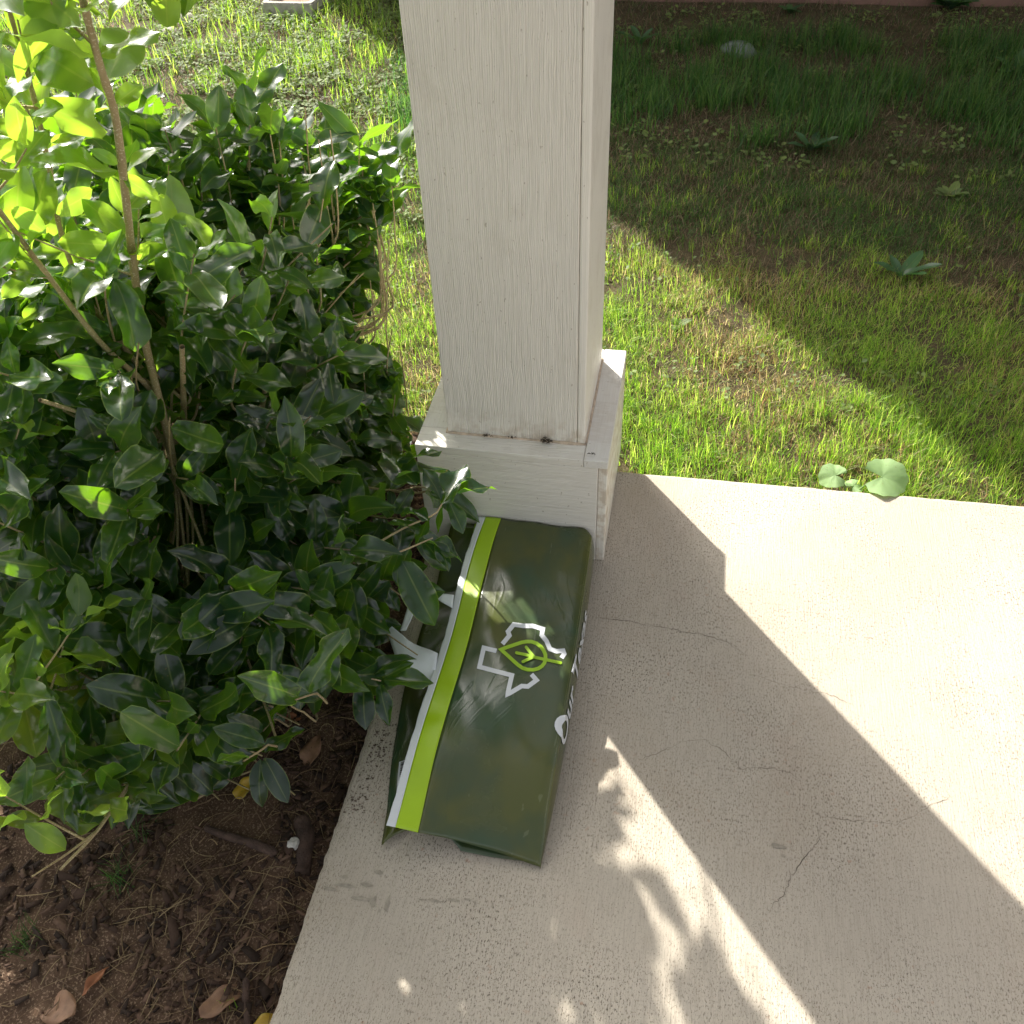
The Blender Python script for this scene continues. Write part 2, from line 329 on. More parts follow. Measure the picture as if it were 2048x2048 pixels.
def joinb(name, lst, mat, parent):
    bm = bmesh.new()
    for b in lst:
        me = bpy.data.meshes.new('t'); b.to_mesh(me); b.free(); bm.from_mesh(me); bpy.data.meshes.remove(me)
    return obj(name, bm, mat, parent)
st = []
r_ = random.Random(5)
for (u, v, rx, ry) in [(725, 1798, .017, .0035), (745, 1806, .004, .010), (775, 1808, .0035, .012), (758, 1822, .002, .003), (690, 1772, .018, .003), (735, 1770, .010, .003), (660, 1778, .012, .0025), (690, 1755, .006, .0025), (757, 1745, .007, .0035),
                       (870, 1802, .012, .0016), (905, 1800, .009, .0018), (935, 1799, .006, .0014), (950, 1808, .0015, .005), (985, 1812, .0015, .004), (845, 1800, .007, .0012), (1556, 1692, .012, .004), (1566, 1712, .005, .002)]:
    st.append(blotch('s', None, u, v, rx, ry, u * .1, 0.0010 + len(st) * 0.00004))
joinb('stain', st, M_STAIN, sb)
st = []
for i in range(150):                                                       # worn aggregate along the left edge and loose specks
    t = r_.random(); v = 1440 + 190 * t; u0 = 778 - (v - 1440) * 0.36 + r_.gauss(0, 12); rr = r_.uniform(0.0006, 0.0019)
    st.append(blotch('s', None, u0, v, rr * r_.uniform(.7, 2), rr, i * 1.7, 0.0009 + i * 0.000006, 7))
joinb('edge_pitting', st, M_PIT, sb)

# ------------------------------------------------------------ porch column
px0, pyb, PW, PD, PH = 0.0016, 0.0709, 0.3864, 0.3718, 0.2864; cx, cyb, CW, CD = 0.0579, 0.0334, 0.28, 0.289; H = 2.75
col = empty('porch_column', (cx + CW / 2, cyb - CD / 2, 0), 'square white painted wood-grain porch post on a wider boxed base at the slab corner', 'column')
def part(name, mat, *bx, bev=0.002, parent=col):
    bm = bmesh.new()
    for b in bx: box(bm, *b, bev=bev)
    return obj(name, bm, mat, parent)
yf = cyb - CD; T = 0.016
part('front_board', M_GV, (cx + 0.001, cx + CW - T - 0.0006, yf, yf + T, PH - 0.01, H), bev=0.003)
part('side_board', M_SM, (cx + CW - T, cx + CW, yf + 0.0005, cyb, PH - 0.01, H), bev=0.0035)
part('side_board', M_SM, (cx, cx + T, yf + T + 0.0008, cyb, PH - 0.01, H), bev=0.003)
part('back_board', M_GV, (cx + T + .0008, cx + CW - T - .0008, cyb - T, cyb - 0.001, PH - 0.01, H))
base = part('base_box', M_GH, (px0, px0 + PW - 0.0185, pyb - PD, pyb - PD + 0.018, 0.001, PH - 0.0192), (px0 + .001, px0 + .018, pyb - PD + .0186, pyb - .0186, 0.001, PH - .0192), (px0, px0 + PW - .0185, pyb - .018, pyb, 0.001, PH - .0192), bev=0.0022)
part('base_side_board', M_SM, (px0 + PW - 0.018, px0 + PW, pyb - PD + 0.0015, pyb - 0.001, 0.001, PH - 0.0192), bev=0.0022)
part('base_cap_board', M_GH, (px0 - .0005, px0 + PW - 0.0475, pyb - PD - .0008, cyb - CD - 0.0004 + 0.012, PH - 0.0188, PH), bev=0.002)
part('base_cap_board', M_GD, (px0 + PW - 0.047, px0 + PW + .0005, pyb - PD - 0.0015, pyb + .0006, PH - 0.0186, PH + 0.0008), bev=0.002)
part('base_cap_board', M_GD, (px0 - .0004, px0 + 0.060, cyb - CD + 0.0124, pyb + .0006, PH - 0.0187, PH - 0.0003), bev=0.002)
part('base_cap_board', M_GH, (px0 + 0.0604, px0 + PW - 0.0475, cyb - 0.008, pyb + 0.0005, PH - 0.0187, PH - 0.0002), bev=0.002)
# caulk fillet with stain
def bead(P, r, nm='caulk_bead'):
    P = np.array(P, float); Q = []
    for a, b in zip(P[:-1], P[1:]):
        for t in np.linspace(0, 1, 40, endpoint=False): Q.append(a + (b - a) * t)
    Q.append(P[-1]); Q = np.array(Q); R = np.array([r * (0.8 + 0.5 * nz(q[0], q[1], 22, 1)) for q in Q]); return tubes(nm, [(Q, R)], M_CAULK, col, 8)
z0 = PH + 0.0005
bead([(cx - .001, cyb - .05, z0), (cx - .001, yf - .001, z0), (cx + CW + .001, yf - .001, z0), (cx + CW + .001, cyb, z0)], 0.0036)
lst = []
for (dx, dy, n, s) in ((0.205, -0.004, 26, 0.006), (0.085, -0.003, 8, 0.004), (0.135, -0.004, 6, 0.003), (0.30, -0.03, 6, 0.003)):
    for i in range(n):
        p = np.array([cx + dx + r_.gauss(0, s), yf + dy - abs(r_.gauss(0, s * .5)), z0 + 0.003 + abs(r_.gauss(0, s * .5))]); q = p + np.array([r_.gauss(0, s), -abs(r_.gauss(0, s)) * .6, abs(r_.gauss(0, s * .5))]); mdp = (p + q) / 2 + np.array([0, 0, .002])
        lst.append((np.array([p, mdp, q]), np.array([0.0006, 0.001, 0.0004])))
tubes('cobweb_debris', lst, M_DIRT, col, 5)
# beam and porch roof above (out of frame, shade the far porch and carry the post)
beam = tag(part('porch_beam', M_GV, (cx - 0.02, 4.2, cyb - CD - .01, cyb + .01, H, H + 0.3), parent=None), 'white painted beam carried by the porch post', 'beam')

# ------------------------------------------------------------ house wing beyond the lawn
M_BROWN = plain('brown_painted_board', (0.21, 0.12, 0.09), 0.7, 0.15, 12, 0.001).m
M_SID = plain('tan_siding', (0.34, 0.25, 0.19), 0.8, 0.1, 8, 0.001).m; M_ROOF = plain('roof_shingle', (0.09, 0.08, 0.075), 0.95, 0.3, 40, 0.004).m; M_GLASS = Mt('dark_glass', 0.05).col((0.02, 0.025, 0.03)).m
HX, HY = -1.76, 3.88
hs_ = empty('house_wing', (3.5, 6, -0.1), 'brown boarded house wall running along the far side of the shaded lawn', 'house')
part('wall', M_SID, (HX, 9, HY, 9.5, 0.30, 5.6), bev=0, parent=hs_)
part('skirt_board', M_BROWN, (HX - .01, 9.01, HY - 0.02, 9.52, -0.16, 0.2988), bev=0.003, parent=hs_)
bm = bmesh.new()
for k in range(26):
    z = 0.31 + k * 0.2; vs = [bm.verts.new(p) for p in ((HX - .012, HY - .012, z), (9, HY - .012, z), (9, HY - .001, z + .196), (HX - .012, HY - .001, z + .196))]; bm.faces.new(vs)
    vs2 = [bm.verts.new(p) for p in ((HX - .012, HY - .012, z), (9, HY - .012, z), (9, HY - .001, z), (HX - .012, HY - .001, z))]; bm.faces.new(vs2)
obj('lap_siding', bm, M_SID, hs_)
bm = bmesh.new(); v = [bm.verts.new(p) for p in ((HX - .05, HY - .05, 5.6), (9.3, HY - .05, 5.6), (9.3, 9.8, 5.6), (HX - .05, 9.8, 5.6), (HX - .05, 6.7, 7.4), (9.3, 6.7, 7.4))]
for f in ((0, 1, 5, 4), (3, 2, 5, 4), (0, 3, 4), (1, 2, 5), (0, 1, 2, 3)): bm.faces.new([v[i] for i in f])
obj('roof', bm, M_ROOF, hs_)
wn = part('window', M_SM, (1.2, 2.4, HY - .05, HY - .013, 1.4, 2.9), bev=0.004, parent=hs_)

# splash block under the downspout
M_BLOCK = plain('weathered_concrete', (0.40, 0.38, 0.33), 0.9, 0.2, 40, 0.002).m; M_BIN = plain('rusty_silt', (0.27, 0.18, 0.13), 0.95, 0.25, 30, 0.003).m
a = U(527, 36, -0.10); b = U(628, 38, -0.10); wdt = (b - a).length
spb = empty('splash_block', (a.x + wdt / 2, a.y + .2, -0.10), 'grey concrete splash block with raised rim in the sunlit weeds', 'splash block')
def blk(x0, x1, y0, y1, z1): return (a.x + x0, a.x + x1, a.y + y0, a.y + y1, -0.13, -0.10 + z1)
bm = bmesh.new(); t = 0.036; L = 0.62
ring = [(0, 0), (wdt, 0), (wdt + .05, L), (-.05, L)]; inn = [(t, t), (wdt - t, t), (wdt + .05 - t, L - t), (-.05 + t, L - t)]
def rv(p, z): return bm.verts.new((a.x + p[0], a.y + p[1], -0.10 + z))
o0 = [rv(p, -.03) for p in ring]; o1 = [rv(p, .075) for p in ring]; i1 = [rv(p, .075) for p in inn]; i0 = [rv((p[0] * .9 + wdt * .05, p[1]), .03) for p in inn]
for k in range(4):
    j = (k + 1) % 4; bm.faces.new((o0[k], o0[j], o1[j], o1[k])); bm.faces.new((o1[k], o1[j], i1[j], i1[k])); bm.faces.new((i1[k], i1[j], i0[j], i0[k]))
bmesh.ops.bevel(bm, geom=[e for e in bm.edges], offset=0.006, segments=2, affect='EDGES'); obj('rim', bm, M_BLOCK, spb)
bm = bmesh.new(); bm.faces.new([rv((p[0] * .9 + wdt * .05, p[1]), .033) for p in inn]); obj('trough_floor', bm, M_BIN, spb)

# ------------------------------------------------------------ grass and weeds
def in_view(P, mg=160):
    q = proj(P); d = (P - CAM) @ M[2]; return (d > 0.1) & (q[:, 0] > -mg) & (q[:, 0] < 2048 + mg) & (q[:, 1] > -mg) & (q[:, 1] < 2048 + mg)
def nfield(P, s, o): return np.array([noise.noise(Vector((p[0] * s + o, p[1] * s - o, o))) for p in P])
def hfield(P): return np.array([lawn_z(p[0], p[1]) for p in P])
def blades(P, length, width, lean, az, cols, curl=0.5):
    n = len(P); d = np.stack([np.cos(az), np.sin(az), np.zeros(n)], 1); s = np.stack([-np.sin(az), np.cos(az), np.zeros(n)], 1)
    roll = rng.uniform(0, PI, n); s = s * np.cos(roll * .25)[:, None] + np.array([0, 0, 1.0])[None] * (np.sin(roll) * .15)[:, None]
    ts = [0, .5, 1.0]; V = []
    for t in ts:
        ang = lean * (0.35 + curl * t * 1.3); r = length * t
        c = P + d * (r * np.sin(ang))[:, None] + np.array([0, 0, 1.0])[None] * (r * np.cos(ang))[:, None]
        wd = width * (1 - t ** 1.6) * .5 * (0.8 if t == 0 else 1)
        if t < 1: V += [c - s * wd[:, None], c + s * wd[:, None]]
        else: V.append(c)
    V = np.stack(V, 1).reshape(-1, 3); b = np.arange(n)[:, None] * 5
    Q = b + np.array([[0, 1, 3, 2]]); Tt = b + np.array([[2, 3, 4]])
    C = np.repeat(cols, 5, 0)
    return V, Q, Tt, np.clip(np.concatenate([C[:, :3], np.ones((len(C), 1))], 1), 0, 1)
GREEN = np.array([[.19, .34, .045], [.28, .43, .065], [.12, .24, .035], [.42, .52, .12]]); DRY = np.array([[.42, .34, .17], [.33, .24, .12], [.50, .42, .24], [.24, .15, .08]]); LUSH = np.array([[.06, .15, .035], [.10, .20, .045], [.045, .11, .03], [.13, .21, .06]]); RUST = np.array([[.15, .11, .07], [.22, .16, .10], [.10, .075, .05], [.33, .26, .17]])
def pick(pal, n): c = pal[rng.integers(0, len(pal), n)]; return c * rng.uniform(.6, .95, (n, 1))
def scatter(n, x0, x1, y0, y1):
    P = np.stack([rng.uniform(x0, x1, n), rng.uniform(y0, y1, n), np.full(n, -.08)], 1); P = P[in_view(P)]
    P = P[~((P[:, 0] > 0) & (P[:, 1] < 0.004 + 0.013 * P[:, 0]))]; P = P[~((P[:, 0] <= 0.0) & (P[:, 1] < 0.17 + .05 * np.sin(P[:, 0] * 9)))]
    P = P[~((P[:, 0] > px0 - .01) & (P[:, 0] < px0 + PW + .005) & (P[:, 1] < pyb + .004))]
    P = P[~((P[:, 0] > HX - .02) & (P[:, 1] > HY - .03))]
    P = P[~((P[:, 0] > a.x) & (P[:, 0] < a.x + wdt) & (P[:, 1] > a.y))]
    P[:, 2] = hfield(P) - .003; return P
parts = []
# short turf, near
P = scatter(270000, -2.2, 2.4, 0.0, 2.1); n = len(P); cl = nfield(P, 7, 1); cl2 = nfield(P, 2.2, 8); keep = rng.random(n) < np.clip(.8 + cl * .9, .25, 1) * np.where(P[:, 1] < .9, 1, .85); P, cl, cl2 = P[keep], cl[keep], cl2[keep]; n = len(P)
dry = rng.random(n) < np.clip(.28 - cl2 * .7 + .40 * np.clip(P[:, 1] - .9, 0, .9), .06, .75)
c = np.where(dry[:, None], np.where((P[:, 1] > 1.1)[:, None], pick(RUST, n), pick(DRY, n)), np.where((P[:, 1] > 1.2 + .5 * cl)[:, None], pick(LUSH, n), pick(GREEN, n)))  # brown is dead grass; darker palettes farther out also put lawn shade into colour
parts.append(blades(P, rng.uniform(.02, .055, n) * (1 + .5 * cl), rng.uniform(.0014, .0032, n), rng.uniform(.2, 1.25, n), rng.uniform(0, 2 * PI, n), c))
# seed-green tufts in the turf
def tufts(k, x0, x1, y0, y1, per, ln, wd, pal, spread=.02, lean=(.1, .8)):
    C = scatter(k, x0, x1, y0, y1); idx = np.repeat(np.arange(len(C)), per); n = len(idx); q = C[idx] + np.stack([rng.normal(0, spread, n), rng.normal(0, spread, n), np.zeros(n)], 1)
    q = q[(q[:, 1] > .012 + .013 * q[:, 0]) | (q[:, 0] < 0)]; n = len(q)
    return blades(q, rng.uniform(ln * .5, ln, n), rng.uniform(wd * .6, wd, n), rng.uniform(*lean, n), rng.uniform(0, 2 * PI, n), pick(pal, n))
parts.append(tufts(900, -2, 2.3, 0.02, 1.9, 11, .07, .0036, GREEN))
parts.append(tufts(420, 0.3, 2.0, 0.012, .4, 10, .085, .003, GREEN, .01))
parts.append(tufts(90, -1.5, 2.2, .05, 1.8, 10, .06, .002, DRY, .02, (.8, 1.5)))
# brown matted grass then lush band then bare soil, on the far side
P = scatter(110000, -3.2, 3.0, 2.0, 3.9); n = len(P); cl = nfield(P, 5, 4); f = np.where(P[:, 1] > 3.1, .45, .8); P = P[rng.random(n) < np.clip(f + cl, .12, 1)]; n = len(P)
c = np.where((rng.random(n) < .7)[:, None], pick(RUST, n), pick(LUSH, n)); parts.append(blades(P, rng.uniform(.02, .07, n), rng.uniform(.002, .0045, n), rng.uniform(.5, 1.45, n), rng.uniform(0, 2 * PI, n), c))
P = scatter(40000, -3.2, 3.0, 1.3, 2.1); n = len(P); c = np.where((rng.random(n) < .35)[:, None], pick(RUST, n), pick(LUSH, n)); parts.append(blades(P, rng.uniform(.02, .06, n), rng.uniform(.002, .004, n), rng.uniform(.6, 1.45, n), rng.uniform(0, 2 * PI, n), c))  # extra brown and dark blades, deepening the lawn's shade by colour as well
C = scatter(1700, -.9, 2.7, 2.05, 3.3); C = C[nfield(C, 2.6, 6) * 1.6 + nfield(C, 6, 2) * .8 + .42 - np.abs(C[:, 1] - 2.6) * .9 > 0]; C = C[rng.random(len(C)) < .62]; idx = np.repeat(np.arange(len(C)), 26); n = len(idx); q = C[idx] + np.stack([rng.normal(0, .035, n), rng.normal(0, .035, n), np.zeros(n)], 1)
parts.append(blades(q, rng.uniform(.05, .17, n), rng.uniform(.003, .0065, n), rng.uniform(.1, .9, n), rng.uniform(0, 2 * PI, n), pick(LUSH, n)))
C = scatter(700, -3.4, -.3, 1.6, 4.2); idx = np.repeat(np.arange(len(C)), 16); n = len(idx); q = C[idx] + np.stack([rng.normal(0, .04, n), rng.normal(0, .04, n), np.zeros(n)], 1)
parts.append(blades(q, rng.uniform(.04, .13, n), rng.uniform(.003, .006, n), rng.uniform(.2, 1.0, n), rng.uniform(0, 2 * PI, n), pick(GREEN * 1.1, n)))
def joinp(parts):
    V, Q, T_, C, b = [], [], [], [], 0
    for v, q, t, c in parts: V.append(v); Q.append(q + b); T_.append(t + b); C.append(c); b += len(v)
    return np.concatenate(V), [np.concatenate(Q), np.concatenate(T_)], np.concatenate(C)
V, F, C_ = joinp(parts); tag(npmesh('lawn_grass', V, F, M_GRASS, col=C_), kind='stuff')

# leaf templates: grid of points, along +Y, normal +Z
def leaf_template(r, nl=9, na=6, wmax=.21, obov=.55, fold=.25, wave=.035, curl=.25, tip=.12, petiole=.06):
    V, C = [], []; ph = r.uniform(0, 6.28)
    for i in range(nl + 1):
        t = i / nl; s = t ** obov if False else t
        wv = wmax * (math.sin(PI * min(1, max(0, s)) ** 0.92)) ** 0.62 * (1 + .15 * (s - .5)) if 0 < t < 1 else 0.004
        if t > .85: wv *= (1 - (t - .85) / .15 * .35)
        y = petiole + t * (1 - petiole); zc = -curl * (t ** 2) * .5 + .04 * math.sin(t * 5 + ph)
        for j in range(na + 1):
            u = j / na * 2 - 1; x = u * wv; z = zc + abs(u) * wv * math.tan(fold) + wave * math.sin(t * 9 + ph + (1.3 if u > 0 else 0)) * u * u * (1 if 0 < t < 1 else 0)
            V.append((x, y, z)); C.append((0, abs(u), t, 1))
    i = np.arange(nl)[:, None] * (na + 1) + np.arange(na)[None]; F = np.stack([i, i + 1, i + na + 2, i + na + 1], -1).reshape(-1, 4)
    return np.array(V), np.array(C), F
def place_leaves(L, templates):
    """L list of (pos, dir, normal, size, tint, template)"""
    VV, CC, FF, b = [], [], [], 0
    for pos, d, nrm, size, tint, k in L:
        V, C, F = templates[k]; y = d / (np.linalg.norm(d) + 1e-9); x = np.cross(y, nrm); x /= np.linalg.norm(x) + 1e-9; z = np.cross(x, y)
        R = np.stack([x, y, z]); VV.append(pos + (V * size) @ R); c = C.copy(); c[:, 0] = tint; CC.append(c); FF.append(F + b); b += len(V)
    return np.concatenate(VV), [np.concatenate(FF)], np.concatenate(CC)
TR = random.Random(11)
T_LEAF = [leaf_template(TR, wmax=TR.uniform(.20, .275), fold=TR.uniform(.02, .45), wave=TR.uniform(.03, .12), curl=TR.uniform(-.2, .8)) for _ in range(14)]
T_SMALL = [leaf_template(TR, 3, 2, wmax=TR.uniform(.3, .42), fold=.15, wave=.02, curl=.2, petiole=.15) for _ in range(5)]

def rv3(): v = rng.normal(0, 1, 3); return v / np.linalg.norm(v)
# low broad-leaf ground cover (clover-like) in the sunlit far left and in the shade band
Lw = []
def cover(n, x0, x1, y0, y1, thr, size, o):
    P = scatter(n, x0, x1, y0, y1); P = P[nfield(P, 3.2, o) > thr]
    for p in P:
        for k in range(3):
            az = rng.uniform(0, 2 * PI); d = np.array([math.cos(az), math.sin(az), rng.uniform(-.1, .7)]); Lw.append((p + np.array([rng.normal(0, .008), rng.normal(0, .008), rng.uniform(.008, .045)]), d, np.array([rng.normal(0, .3), rng.normal(0, .3), 1.0]), size * rng.uniform(.6, 1.3), rng.random(), rng.integers(0, 5)))
cover(15000, -3.8, -.35, 1.3, 4.3, -.12, .024, 3); cover(2600, -.9, 2.8, 1.8, 3.7, -.05, .022, 5); cover(900, -1.3, 2.0, .1, 1.4, .15, .016, 7)
V, F, C_ = place_leaves(Lw, T_SMALL); tag(npmesh('ground_cover', V, F, M_WEED, col=C_), kind='stuff')

# ------------------------------------------------------------ shrubs
def leafpairs(L, P, T, t0, sp, size, r, up=.25, tintb=.5):
    """opposite leaf pairs along the polyline P"""
    seg = np.linalg.norm(np.diff(P, axis=0), axis=1); s = np.concatenate([[0], np.cumsum(seg)]); tot = s[-1]; k = 0; d0 = t0 * tot; ph = r.uniform(0, PI)
    while d0 <= tot + 1e-6:
        p = np.array([np.interp(d0, s, P[:, i]) for i in range(3)]); q = np.array([np.interp(min(tot, d0 + .01), s, P[:, i]) - np.interp(max(0, d0 - .01), s, P[:, i]) for i in range(3)]); q /= np.linalg.norm(q) + 1e-9
        a_ = np.cross(q, [0.2, 0.1, 1]); a_ /= np.linalg.norm(a_) + 1e-9; b_ = np.cross(q, a_); ang = ph + k * PI / 2 + r.uniform(-.3, .3); last = d0 + sp > tot
        for sgn in (1, -1):
            o_ = (a_ * math.cos(ang) + b_ * math.sin(ang)) * sgn; d = o_ * r.uniform(.7, 1.0) + q * (r.uniform(.35, .8) + (.6 if last else 0)) + np.array([0, 0, up * r.uniform(-.4, 1.0)])
            nrm = q * 1.0 - o_ * .35 + np.array([0, 0, .6]) + np.array([r.gauss(0, .42), r.gauss(0, .42), 0])
            L.append((p, d, nrm, size * r.uniform(.55, 1.2), min(1, max(0, r.gauss(tintb, .25))), r.randrange(14)))
        d0 += sp * r.uniform(.8, 1.25); k += 1
def shrub(root, stems, tips, size, r, nlen=(.16, .30), tr=0.0016):
    """stems: main branch polylines (np); tips: (point, outward dir)"""
    L, tw = [], []; allp = np.concatenate(stems)
    for tip, out in tips:
        ln = r.uniform(*nlen); dirn = out * .75 + np.array([0, 0, r.uniform(.2, .9)]); dirn /= np.linalg.norm(dirn); q0 = tip - dirn * ln
        j = np.argmin(np.linalg.norm(allp - q0 + np.array([0, 0, .08]), axis=1)); src = allp[j]
        mid = (src + q0) / 2 + np.array([0, 0, -.02]); P = spline([src, mid, q0, (q0 + tip) / 2 + rv3() * .012, tip], 16); tw.append((P, np.linspace(.0032, .0013, 16)))
        m = 7; leafpairs(L, P[m:], None, .05, .036, size, r)
    return L, tw
# shrub A: the rounded leafy mass beside the post
rA = random.Random(21)
cA = np.array([-.56, -.32, .33]); rad = np.array([.48, .60, .50])
baseA = [np.array([-.50 + rA.uniform(-.09, .09), -.22 + rA.uniform(-.12, .12), -.07]) for _ in range(16)]
stA = []
for i, b0 in enumerate(baseA):
    th = i * 2.4; e = rA.uniform(.35, .95); tgt = cA + rad * np.array([math.cos(th) * e * .8, math.sin(th) * e * .8, rA.uniform(.2, .75)])
    stA.append(spline([b0, b0 * .6 + tgt * .4 + np.array([0, 0, .06]) + rv3() * .02, tgt], 24))
tipsA = []
gA, gB = U(1191, 1565), U(1554, 2048)
def clear_strip(p, mg=.035):               # the sunlit strip between this shrub's shade and the post's shade stays open
    g = Vector(p) - SUN_DIR * (p[2] / SUN_DIR.z); cr = (gB.x - gA.x) * (g.y - gA.y) - (gB.y - gA.y) * (g.x - gA.x)
    dist = cr / math.hypot(gB.x - gA.x, gB.y - gA.y); return not (g.y < -.62 and dist > -mg)
while len(tipsA) < 300:
    d = rv3(); rr = rA.uniform(.45, 1.0) ** .5; k4 = (np.abs(d) ** 3).sum() ** (-1 / 3); p = cA + rad * d * k4 * rr
    lump = noise.noise(Vector(p * 3.1)) * .10; p = p + d * lump
    if p[2] < .05: continue
    if p[0] > -.02 and not (p[2] < .42 and p[1] < -.36): continue
    if p[0] > .06: continue
    if not clear_strip(p) or p[2] > .86: continue
    tipsA.append((p, d * np.array([1, 1, .5])))
# the low sprays that reach over the bag, and the bright tips at the top right
for q in [U(905, 955, .30), U(880, 985, .27), U(850, 1060, .22), U(800, 1190, .16), U(835, 1310, .12), U(775, 1340, .12), U(720, 1390, .1), U(600, 1450, .14), U(560, 1560, .08), U(590, 1590, .07), U(440, 1600, .14), U(500, 1580, .12), U(540, 1250, .30), U(430, 1230, .34), U(620, 1180, .3), U(700, 1100, .3)]:
    tipsA.append((np.array(q), np.array([.8, -.5, -.2])))
top = lambda u: float(np.interp(u, [0, 120, 250, 400, 500, 600, 700, 780, 830], [270, 260, 290, 270, 190, 210, 300, 370, 700]))
n0 = len(tipsA)
while len(tipsA) < n0 + 110:               # the back of the shrub, against the lawn
    u = rA.uniform(150, 800); v = rA.uniform(top(u), 900); yy = rA.uniform(-.12, .14); d = M.T @ np.array([(u - 1024) / FPX, -(v - 1024) / FPX, 1.0]); p = CAM + d * (yy - CAM[1]) / d[1]
    if p[2] < .12 or p[2] > .84 or p[0] > -.07 or not clear_strip(p, .02): continue
    tipsA.append((p, np.array([.2, .2, .9])))
n0 = len(tipsA)
while len(tipsA) < n0 + 34:
    u = rA.uniform(440, 770); v = rA.uniform(top(u) + 5, 430); yy = rA.uniform(.05, .32); d = M.T @ np.array([(u - 1024) / FPX, -(v - 1024) / FPX, 1.0]); p = CAM + d * (yy - CAM[1]) / d[1]
    if .2 < p[2] < .86: tipsA.append((p, np.array([.1, .1, 1.1])))
n0 = len(tipsA)
while len(tipsA) < n0 + 60:
    u = rA.uniform(60, 740); v = rA.uniform(1000, float(np.interp(u, [60, 300, 560, 740], [1640, 1600, 1500, 1330]))); p = np.array(U(u, v, rA.uniform(.12, .34)))
    if p[0] < .0: tipsA.append((p, np.array([.2, -.7, .1])))
for q in [U(495, 170, .82), U(610, 215, .80), U(660, 260, .78), U(720, 270, .72), U(780, 330, .66), U(800, 700, .33), U(790, 790, .3), U(760, 480, .5), U(740, 560, .45), U(430, 250, .84), U(330, 260, .84), U(250, 270, .82), U(120, 240, .86), U(40, 300, .84)]:
    tipsA.append((np.array(q), np.array([.25, -.1, 1.2])))
shA = empty('shrub', (-.50, -.22, -.07), 'dense rounded waxy-leaved shrub growing in the bed right beside the white post', 'shrub')
LA, twA = shrub(shA, stA, tipsA, .104, rA)
LSPR = []
SPR = [(880, 1014, .31, 930, 920, .33), (894, 990, .31, 990, 962, .32), (896, 998, .30, 930, 1062, .27), (780, 960, .30, 902, 912, .32), (870, 1030, .29, 820, 1080, .27), (866, 1076, .28, 905, 1136, .25), (800, 1114, .26, 870, 1254, .20), (860, 1040, .3, 800, 1010, .3), (884, 1006, .31, 850, 930, .35), (890, 1010, .3, 862, 1060, .27), (845, 1060, .28, 780, 1030, .3), (820, 1090, .27, 790, 1170, .23), (840, 1070, .28, 880, 1130, .25), (790, 930, .31, 870, 880, .35), (760, 900, .3, 830, 960, .32), (840, 1075, .27, 930, 1110, .26),
       (761, 1361, .15, 864, 1352, .16), (741, 1352, .15, 818, 1296, .17), (761, 1364, .14, 770, 1446, .12), (728, 1359, .14, 726, 1456, .11), (700, 1150, .25, 720, 1260, .2), (650, 1120, .28, 760, 1100, .28), (525, 1510, .15, 602, 1450, .17), (525, 1512, .14, 578, 1598, .11), (520, 1512, .14, 512, 1616, .10), (520, 1505, .14, 452, 1552, .12)]
for i, (u0, v0, z0_, u1, v1, z1) in enumerate(SPR):
    p, q = np.array(U(u0, v0, z0_)), np.array(U(u1, v1, z1)); d = q - p; LSPR.append((p, d, np.array([-.1, .25, 1.0]) + rv3() * .22, float(np.linalg.norm(d)), rA.random() * .5, (i * 3) % 14))
for path in ([(700, 1120, .24), (800, 1060, .28), (866, 1030, .30), (884, 1008, .31)], [(640, 1300, .12), (700, 1345, .15), (762, 1362, .15)], [(430, 1440, .12), (480, 1490, .14), (525, 1512, .14)], [(700, 1120, .24), (780, 1110, .27), (866, 1076, .28)]):
    twA.append((spline([U(*q) for q in path], 12), np.linspace(.0026, .0014, 12)))
for i, P in enumerate(stA): tubes('branch', [(P, np.linspace(.0095, .0040, len(P)) * rA.uniform(.7, 1.1))], M_BARK, shA, 9)
ob = tubes('twigs', twA, M_BARK, shA, 5)
YL = [(U(80, 1210, .12), (.5, -.2, .1)), (U(130, 1240, .11), (-.3, -.6, 0)), (U(250, 1320, .12), (.1, -.8, 0)), (U(640, 665, .42), (.4, -.4, .2))]
V, F, C_ = place_leaves([(np.array(p), np.array(d, float), np.array([0, -.3, 1.]), .085, rA.random(), k) for k, (p, d) in enumerate(YL)], T_LEAF); npmesh('yellowed_leaves', V, F, M_YLEAF, shA, True, C_)

# shrub B: tall bare shoots nearest the camera on the left
rB = random.Random(5)
def px(lst): return [np.array(U(u, v, z)) for u, v, z in lst]
stB = [spline(px([(385, 1230, -.04), (366, 1120, .12), (345, 920, .38), (318, 800, .52), (290, 680, .64), (268, 540, .77), (252, 400, .90), (232, 240, 1.02), (200, 130, 1.10), (165, 0, 1.18), (130, -140, 1.26)]), 60),
       spline(px([(320, 800, .50), (285, 762, .56), (200, 684, .66), (95, 550, .80), (0, 424, .93), (-90, 330, 1.02)]), 40),
       spline(px([(285, 740, .56), (205, 640, .64), (160, 572, .74), (118, 450, .86), (98, 330, .94), (69, 200, 1.04), (30, 60, 1.13), (0, -40, 1.2)]), 44),
       spline(px([(350, 960, .32), (342, 860, .42), (345, 760, .50), (352, 620, .62), (345, 480, .76)]), 30),
       spline(px([(300, 1150, .10), (200, 980, .30), (154, 900, .40), (80, 820, .50), (0, 720, .62), (-60, 640, .7)]), 36),
       spline(px([(330, 1150, .08), (200, 1120, .22), (60, 1050, .40), (-40, 1010, .5)]), 30),
       spline(px([(380, 1220, -.02), (250, 1350, .14), (120, 1380, .26), (0, 1420, .36)]), 30),
       spline(px([(350, 1240, -.02), (300, 1480, .14), (210, 1640, .2), (120, 1740, .22)]), 30)]
